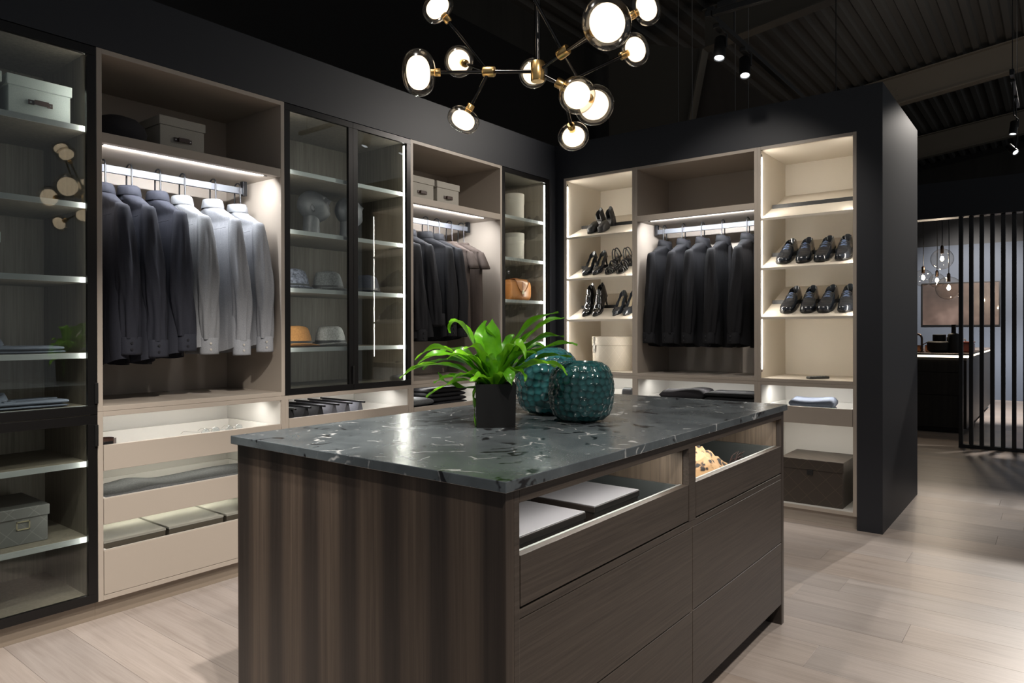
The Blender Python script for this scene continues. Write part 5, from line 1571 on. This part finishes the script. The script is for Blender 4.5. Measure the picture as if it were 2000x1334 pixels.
for j, g, big in GL:
    p = Vector(JN[j]); g = Vector(g)
    rad = 0.080 if big else 0.0585
    d = (g - p).normalized(); R = d.to_track_quat('Z', 'Y').to_matrix().to_4x4()
    fl = 0.74
    neck = g - d * rad * fl
    MB().tube([p, neck], 0.0058, 10).obj('arm', M['black_chrome'], ch, 60, CH)
    X = Matrix.Translation(g) @ R
    ou = []; inn = []
    for i in range(17):
        a = PI * i / 16
        c, sn = -math.cos(a), math.sin(a)
        ou.append((max(.001, rad * sn ** .85), rad * fl * math.copysign(abs(c) ** .9, c)))
        inn.append((max(.001, rad * .72 * sn ** .85), rad * fl * (.70 * math.copysign(abs(c) ** .9, c) + .04)))
    bl_ = 0.014 if big else 0.011
    gs = MB().lathe(ou, 32).xf(X).obj('glass_globe', M['globe_clear'], ch, 179, CH)
    MB().lathe(inn, 28).xf(X).obj('opal_diffuser', M['globe_lit'], gs, 179, CH)
    MB().lathe([(max(.0005, bl_ * math.sin(PI * i / 8)), -bl_ * math.cos(PI * i / 8)) for i in range(9)], 14).xf(X).obj('bulb', M['bulb'], gs, 179, CH)
    MB().lathe([(0, -.016), (0.0125, -.016), (0.014, -.014), (0.014, .004), (0.0115, .006), (0.0115, .018), (0, .018)], 20, cap0=False, cap1=False).xf(Matrix.Translation(neck) @ R).obj('brass_cap', M['brass'], gs, 40, CH)

# ------------------------------------------------------------------ kitchen beyond the partition
M['kit_dark'] = grain('black_oak_kitchen', (0.020, 0.018, 0.016), (0.040, 0.036, 0.031), (30, 30, 1.0), 0.45, 0.1)
M['kit_top'] = mat('brown_stone_top', (0.16, 0.13, 0.12), 0.4)
KX, KY = -0.885, 10.05
kit = thing('kitchen_island', 'black kitchen island with lit worktop edge beyond the partition', 'kitchen island', (-1.9, 11.9, 0)); KO = (-1.9, 11.9, 0)
def kb_(name, m, x, y, z, b=.003, p=None): return MB().box(x, y, z, b).obj(name, m, p or kit, None, KO)
kb_('plinth', M['black_plastic'], (-2.85, KX - .06), (KY + .06, 13.7), (0, 0.06))
kb_('body', M['kit_dark'], (-2.9, KX), (KY + .02, 13.8), (0.06, 0.925))
for k in range(2):
    x0, x1 = (-2.9, -1.9) if k == 0 else (-1.895, KX)
    for z0, z1 in ((0.065, 0.46), (0.465, 0.74), (0.745, 0.90)):
        kb_('drawer_front', M['kit_dark'], (x0, x1), (KY, KY + .02), (z0, z1))
kb_('worktop', M['kit_top'], (-2.92, KX + .03), (KY - .02, 13.82), (0.955, 0.975))
M['led_warm'] = emitter('led_warm', (1.0, 0.87, 0.66), 2.6)
kb_('led_edge', M['led_warm'], (-2.9, KX + .012), (KY - .008, KY + .004), (0.927, 0.953), 0)
kb_('led_edge', M['led_warm'], (KX, KX + .012), (KY + .004, 13.8), (0.927, 0.953), 0)
kb_('top_core', M['kit_dark'], (-2.9, KX), (KY + .005, 13.8), (0.925, 0.955), 0)
KT = 0.9755
M['copper'] = mat('copper', (0.70, 0.36, 0.20), 0.25, 1.0)
M['bronze'] = mat('dark_bronze', (0.16, 0.11, 0.085), 0.3, 1.0)
M['stoneware'] = mat('black_stoneware', (0.020, 0.020, 0.020), 0.6)
t = thing('kitchen_tap', 'bronze swan-neck tap on the kitchen island', 'tap', (-1.40, 10.38, KT))
pp = [(0, 0, 0), (0, 0, .18)] + [(-0.055 + 0.055 * math.cos(a), 0, .18 + .055 * math.sin(a)) for a in [PI * q / 8 for q in range(1, 9)]] + [(-.11, 0, .15)]
MB().tube(pp, 0.013, 10).obj('spout', M['bronze'], t, 60)
MB().lathe([(.028, 0), (.028, .012), (.018, .016), (0, .016)], 16, cap1=False).obj('base', M['bronze'], t, 40)
MB().tube([(0.01, 0, .10), (0.06, 0, .13)], 0.006, 8).obj('lever', M['bronze'], t, 60)
t = thing('stoneware_pot', 'wide black stoneware pot with a smaller pot stacked on it', 'pot', (-1.215, 10.45, KT))
MB().lathe([(.09, 0), (.135, .03), (.14, .13), (.12, .145), (0, .147)], 32, cap1=False).obj('lower_pot', M['stoneware'], t, 40)
MB().lathe([(.07, .147), (.075, .15), (.075, .225), (.07, .23), (0, .228)], 28, cap0=False, cap1=False).obj('upper_pot', M['stoneware'], t, 40)
t = thing('stoneware_jar', 'black jar with pale rim behind the stacked pots', 'jar', (-1.10, 10.62, KT))
MB().lathe([(.05, 0), (.055, .02), (.055, .19), (.05, .195), (0, .19)], 24, cap1=False).obj('body', M['stoneware'], t, 40)
MB().lathe([(.052, .195), (.054, .2), (.04, .202), (0, .2)], 24, cap0=False, cap1=False).obj('rim', M['gun_edge'], t, 40)
t = thing('stoneware_bottle', 'tall black bottle with narrow neck on the kitchen island', 'bottle', (-1.055, 10.42, KT))
MB().lathe([(.066, 0), (.07, .01), (.066, .225), (.055, .24), (.026, .248), (.024, .35), (.028, .355), (0, .355)], 28, cap1=False).obj('body', M['stoneware'], t, 40)
for k, (x, y) in enumerate(((-1.44, 10.5), (-1.36, 10.62))):
    t = thing('copper_cup', ('copper cup left of the bronze tap', 'copper cup just right of the bronze tap')[k], 'cup', (x, y, KT), 0, 'copper cups')
    MB().lathe([(.028, 0), (.034, .01), (.038, .09), (.036, .09), (.031, .012), (0, .01)], 20, cap1=False).obj('cup', M['copper'], t, 40)
M['coral'] = mat('coral_enamel', (0.42, 0.12, 0.09), 0.35)
t = thing('casserole', 'coral red casserole dish at the end of the kitchen island', 'casserole', (-0.965, 10.75, KT))
MB().box((-0.15, 0.10), (-.12, .12), (0.0, .12), .02).obj('dish', M['coral'], t)
MB().box((-0.155, 0.105), (-.125, .125), (.12, .138), .008).obj('lid', M['coral'], t)
MB().tube([(-.04, 0, .138), (-.035, 0, .165), (.0, 0, .17), (.01, 0, .138)], .008, 8).obj('knob', M['gun_edge'], t, 60)
# pendants
M['pend_glass'] = pane('pendant_glass', (0.97, 0.95, 0.92), 1.2)
M['pend_bulb'] = emitter('pendant_bulb', (1.0, 0.82, 0.60), 60.0)
PN = [((-1.217, 10.735, 2.196), .135, 'highest clear glass pendant over the kitchen island'), ((-1.443, 10.81, 1.962), .115, 'clear glass pendant partly behind the black pier'), ((-1.352, 11.389, 1.955), .10, 'small clear glass pendant at the back of the cluster'), ((-1.123, 10.553, 1.80), .15, 'lowest and largest clear glass pendant by the slatted screen')]
for p, r, lb in PN:
    t = thing('pendant_lamp', lb, 'pendant lamp', (p[0], p[1], p[2]), 0, 'clear glass pendants')
    MB().lathe([(max(.012, r * math.sin(PI * i / 20)), -r * math.cos(PI * i / 20)) for i in range(20)] + [(.02, r)], 32, cap1=False).obj('glass_shade', M['pend_glass'], t, 179)
    MB().lathe([(0, -.022), (.016, -.016), (.022, 0), (.016, .02), (.010, .03), (0, .03)], 14, cap0=False, cap1=False).obj('bulb', M['pend_bulb'], t, 179)
    MB().lathe([(.018, r * .55), (.02, r * .6), (.02, r + .03), (0.004, r + .05), (0, r + .05)], 14, cap1=False).obj('socket', M['bronze'], t, 40)
    MB().tube([(0, 0, r + .03), (.004, 0, (2.86 - p[2]) * .5), (0, 0, 2.90 - p[2])], .005, 6).obj('cord', M['black_plastic'], t)
    L = bpy.data.lights.new('pendant_light', 'POINT'); L.energy = 9; L.color = (1, .84, .66); L.shadow_soft_size = .02
    o = bpy.data.objects.new('pendant_light', L); COL.objects.link(o); o.location = (p[0], p[1], p[2] - .03)
# bulkhead over the screen, kitchen ceiling raft
struct('wall_bulkhead', MB().box((-1.75, 3.0), (8.86, 9.02), (2.48, 2.868)), M['black_wall'])
struct('ceiling_kitchen', MB().box((-1.75, -0.75), (9.4, 11.6), (2.90, 2.96)), M['black_wall'])
M['disc'] = emitter('downlight_disc', (1.0, 0.86, 0.72), 1.3)
for k, (x, y) in enumerate(((-1.33, 9.55), (-1.12, 9.55), (-0.92, 9.55))):
    t = thing('downlight', ('round ceiling light left above the pendants', 'round ceiling light in the middle above the pendants', 'round ceiling light right above the pendants')[k], 'downlight', (x, y, 2.62), 0, 'round downlights')
    MB().lathe([(.085, 0.012), (.085, 0.0), (.075, -.002), (.07, .004)], 28, cap0=False, cap1=False).obj('ring', M['gun_edge'], t, 40)
    MB().lathe([(.072, .002), (0, .002)], 28, cap0=False, cap1=False).obj('disc', M['disc'], t)
    MB().lathe([(.08, .012), (.08, .285), (0, .285)], 20, cap0=False, cap1=False).obj('housing', M['black_plastic'], t, 40)
# slatted screen
scr = thing('slatted_screen', 'black slatted room divider on the right in front of the kitchen', 'screen', (-0.6, 8.935, 0)); SO = (-0.6, 8.935, 0)
M['slat'] = mat('black_slat', (0.016, 0.016, 0.017), 0.45)
xs = [-0.856 + 0.0935 * k for k in range(24)]
sm = MB().box((0, 0.037), (-.035, .035), (0.035, 2.48), .002).mesh('slat'); sm.materials.append(M['slat'])
for x in xs:
    o = bpy.data.objects.new('slat', sm); COL.objects.link(o); o.parent = scr; o.location = (x - SO[0], 0, 0)
MB().box((-0.856, 1.34), (8.895, 8.975), (0, 0.036), .002).obj('bottom_rail', M['slat'], scr, None, SO)
# picture on the far wall
def pic_mat():
    m = mat('dusky_canvas', (0.12, 0.09, 0.08), 0.22, coat=0.4); t = NT(m)
    v = t.coord('Object', (1, 1, 1))
    c = t.ramp(t.noise(v, 1.6, 3, .5), [(0.3, (0.05, 0.042, 0.040)), (0.55, (0.13, 0.095, 0.085)), (0.75, (0.30, 0.22, 0.20))])
    t.l(c, t.b.inputs['Base Color']); return m
t = thing('wall_picture', 'wide dusky brown picture with dark frame on the blue wall', 'picture', (-1.45, 15.25, 1.73))
MB().box((-0.59, 0.595), (-.02, 0.0), (-.375, .39)).obj('canvas', pic_mat(), t)
pf = MB()
for bx in (((-.61, .615), (.39, .41)), ((-.61, .615), (-.395, -.375)), ((-.61, -.59), (-.375, .39)), ((.595, .615), (-.375, .39))): pf.box(bx[0], (-.03, .0), bx[1])
pf.obj('frame', M['dark_metal'], t)
spot((-1.1, 12.6, 3.0), (-1.2, 15.2, 1.75), 420, 64, .8)
spot((0.2, 12.2, 3.2), (-0.2, 13.5, 0.0), 650, 80, .5, color=(1, .95, .9))
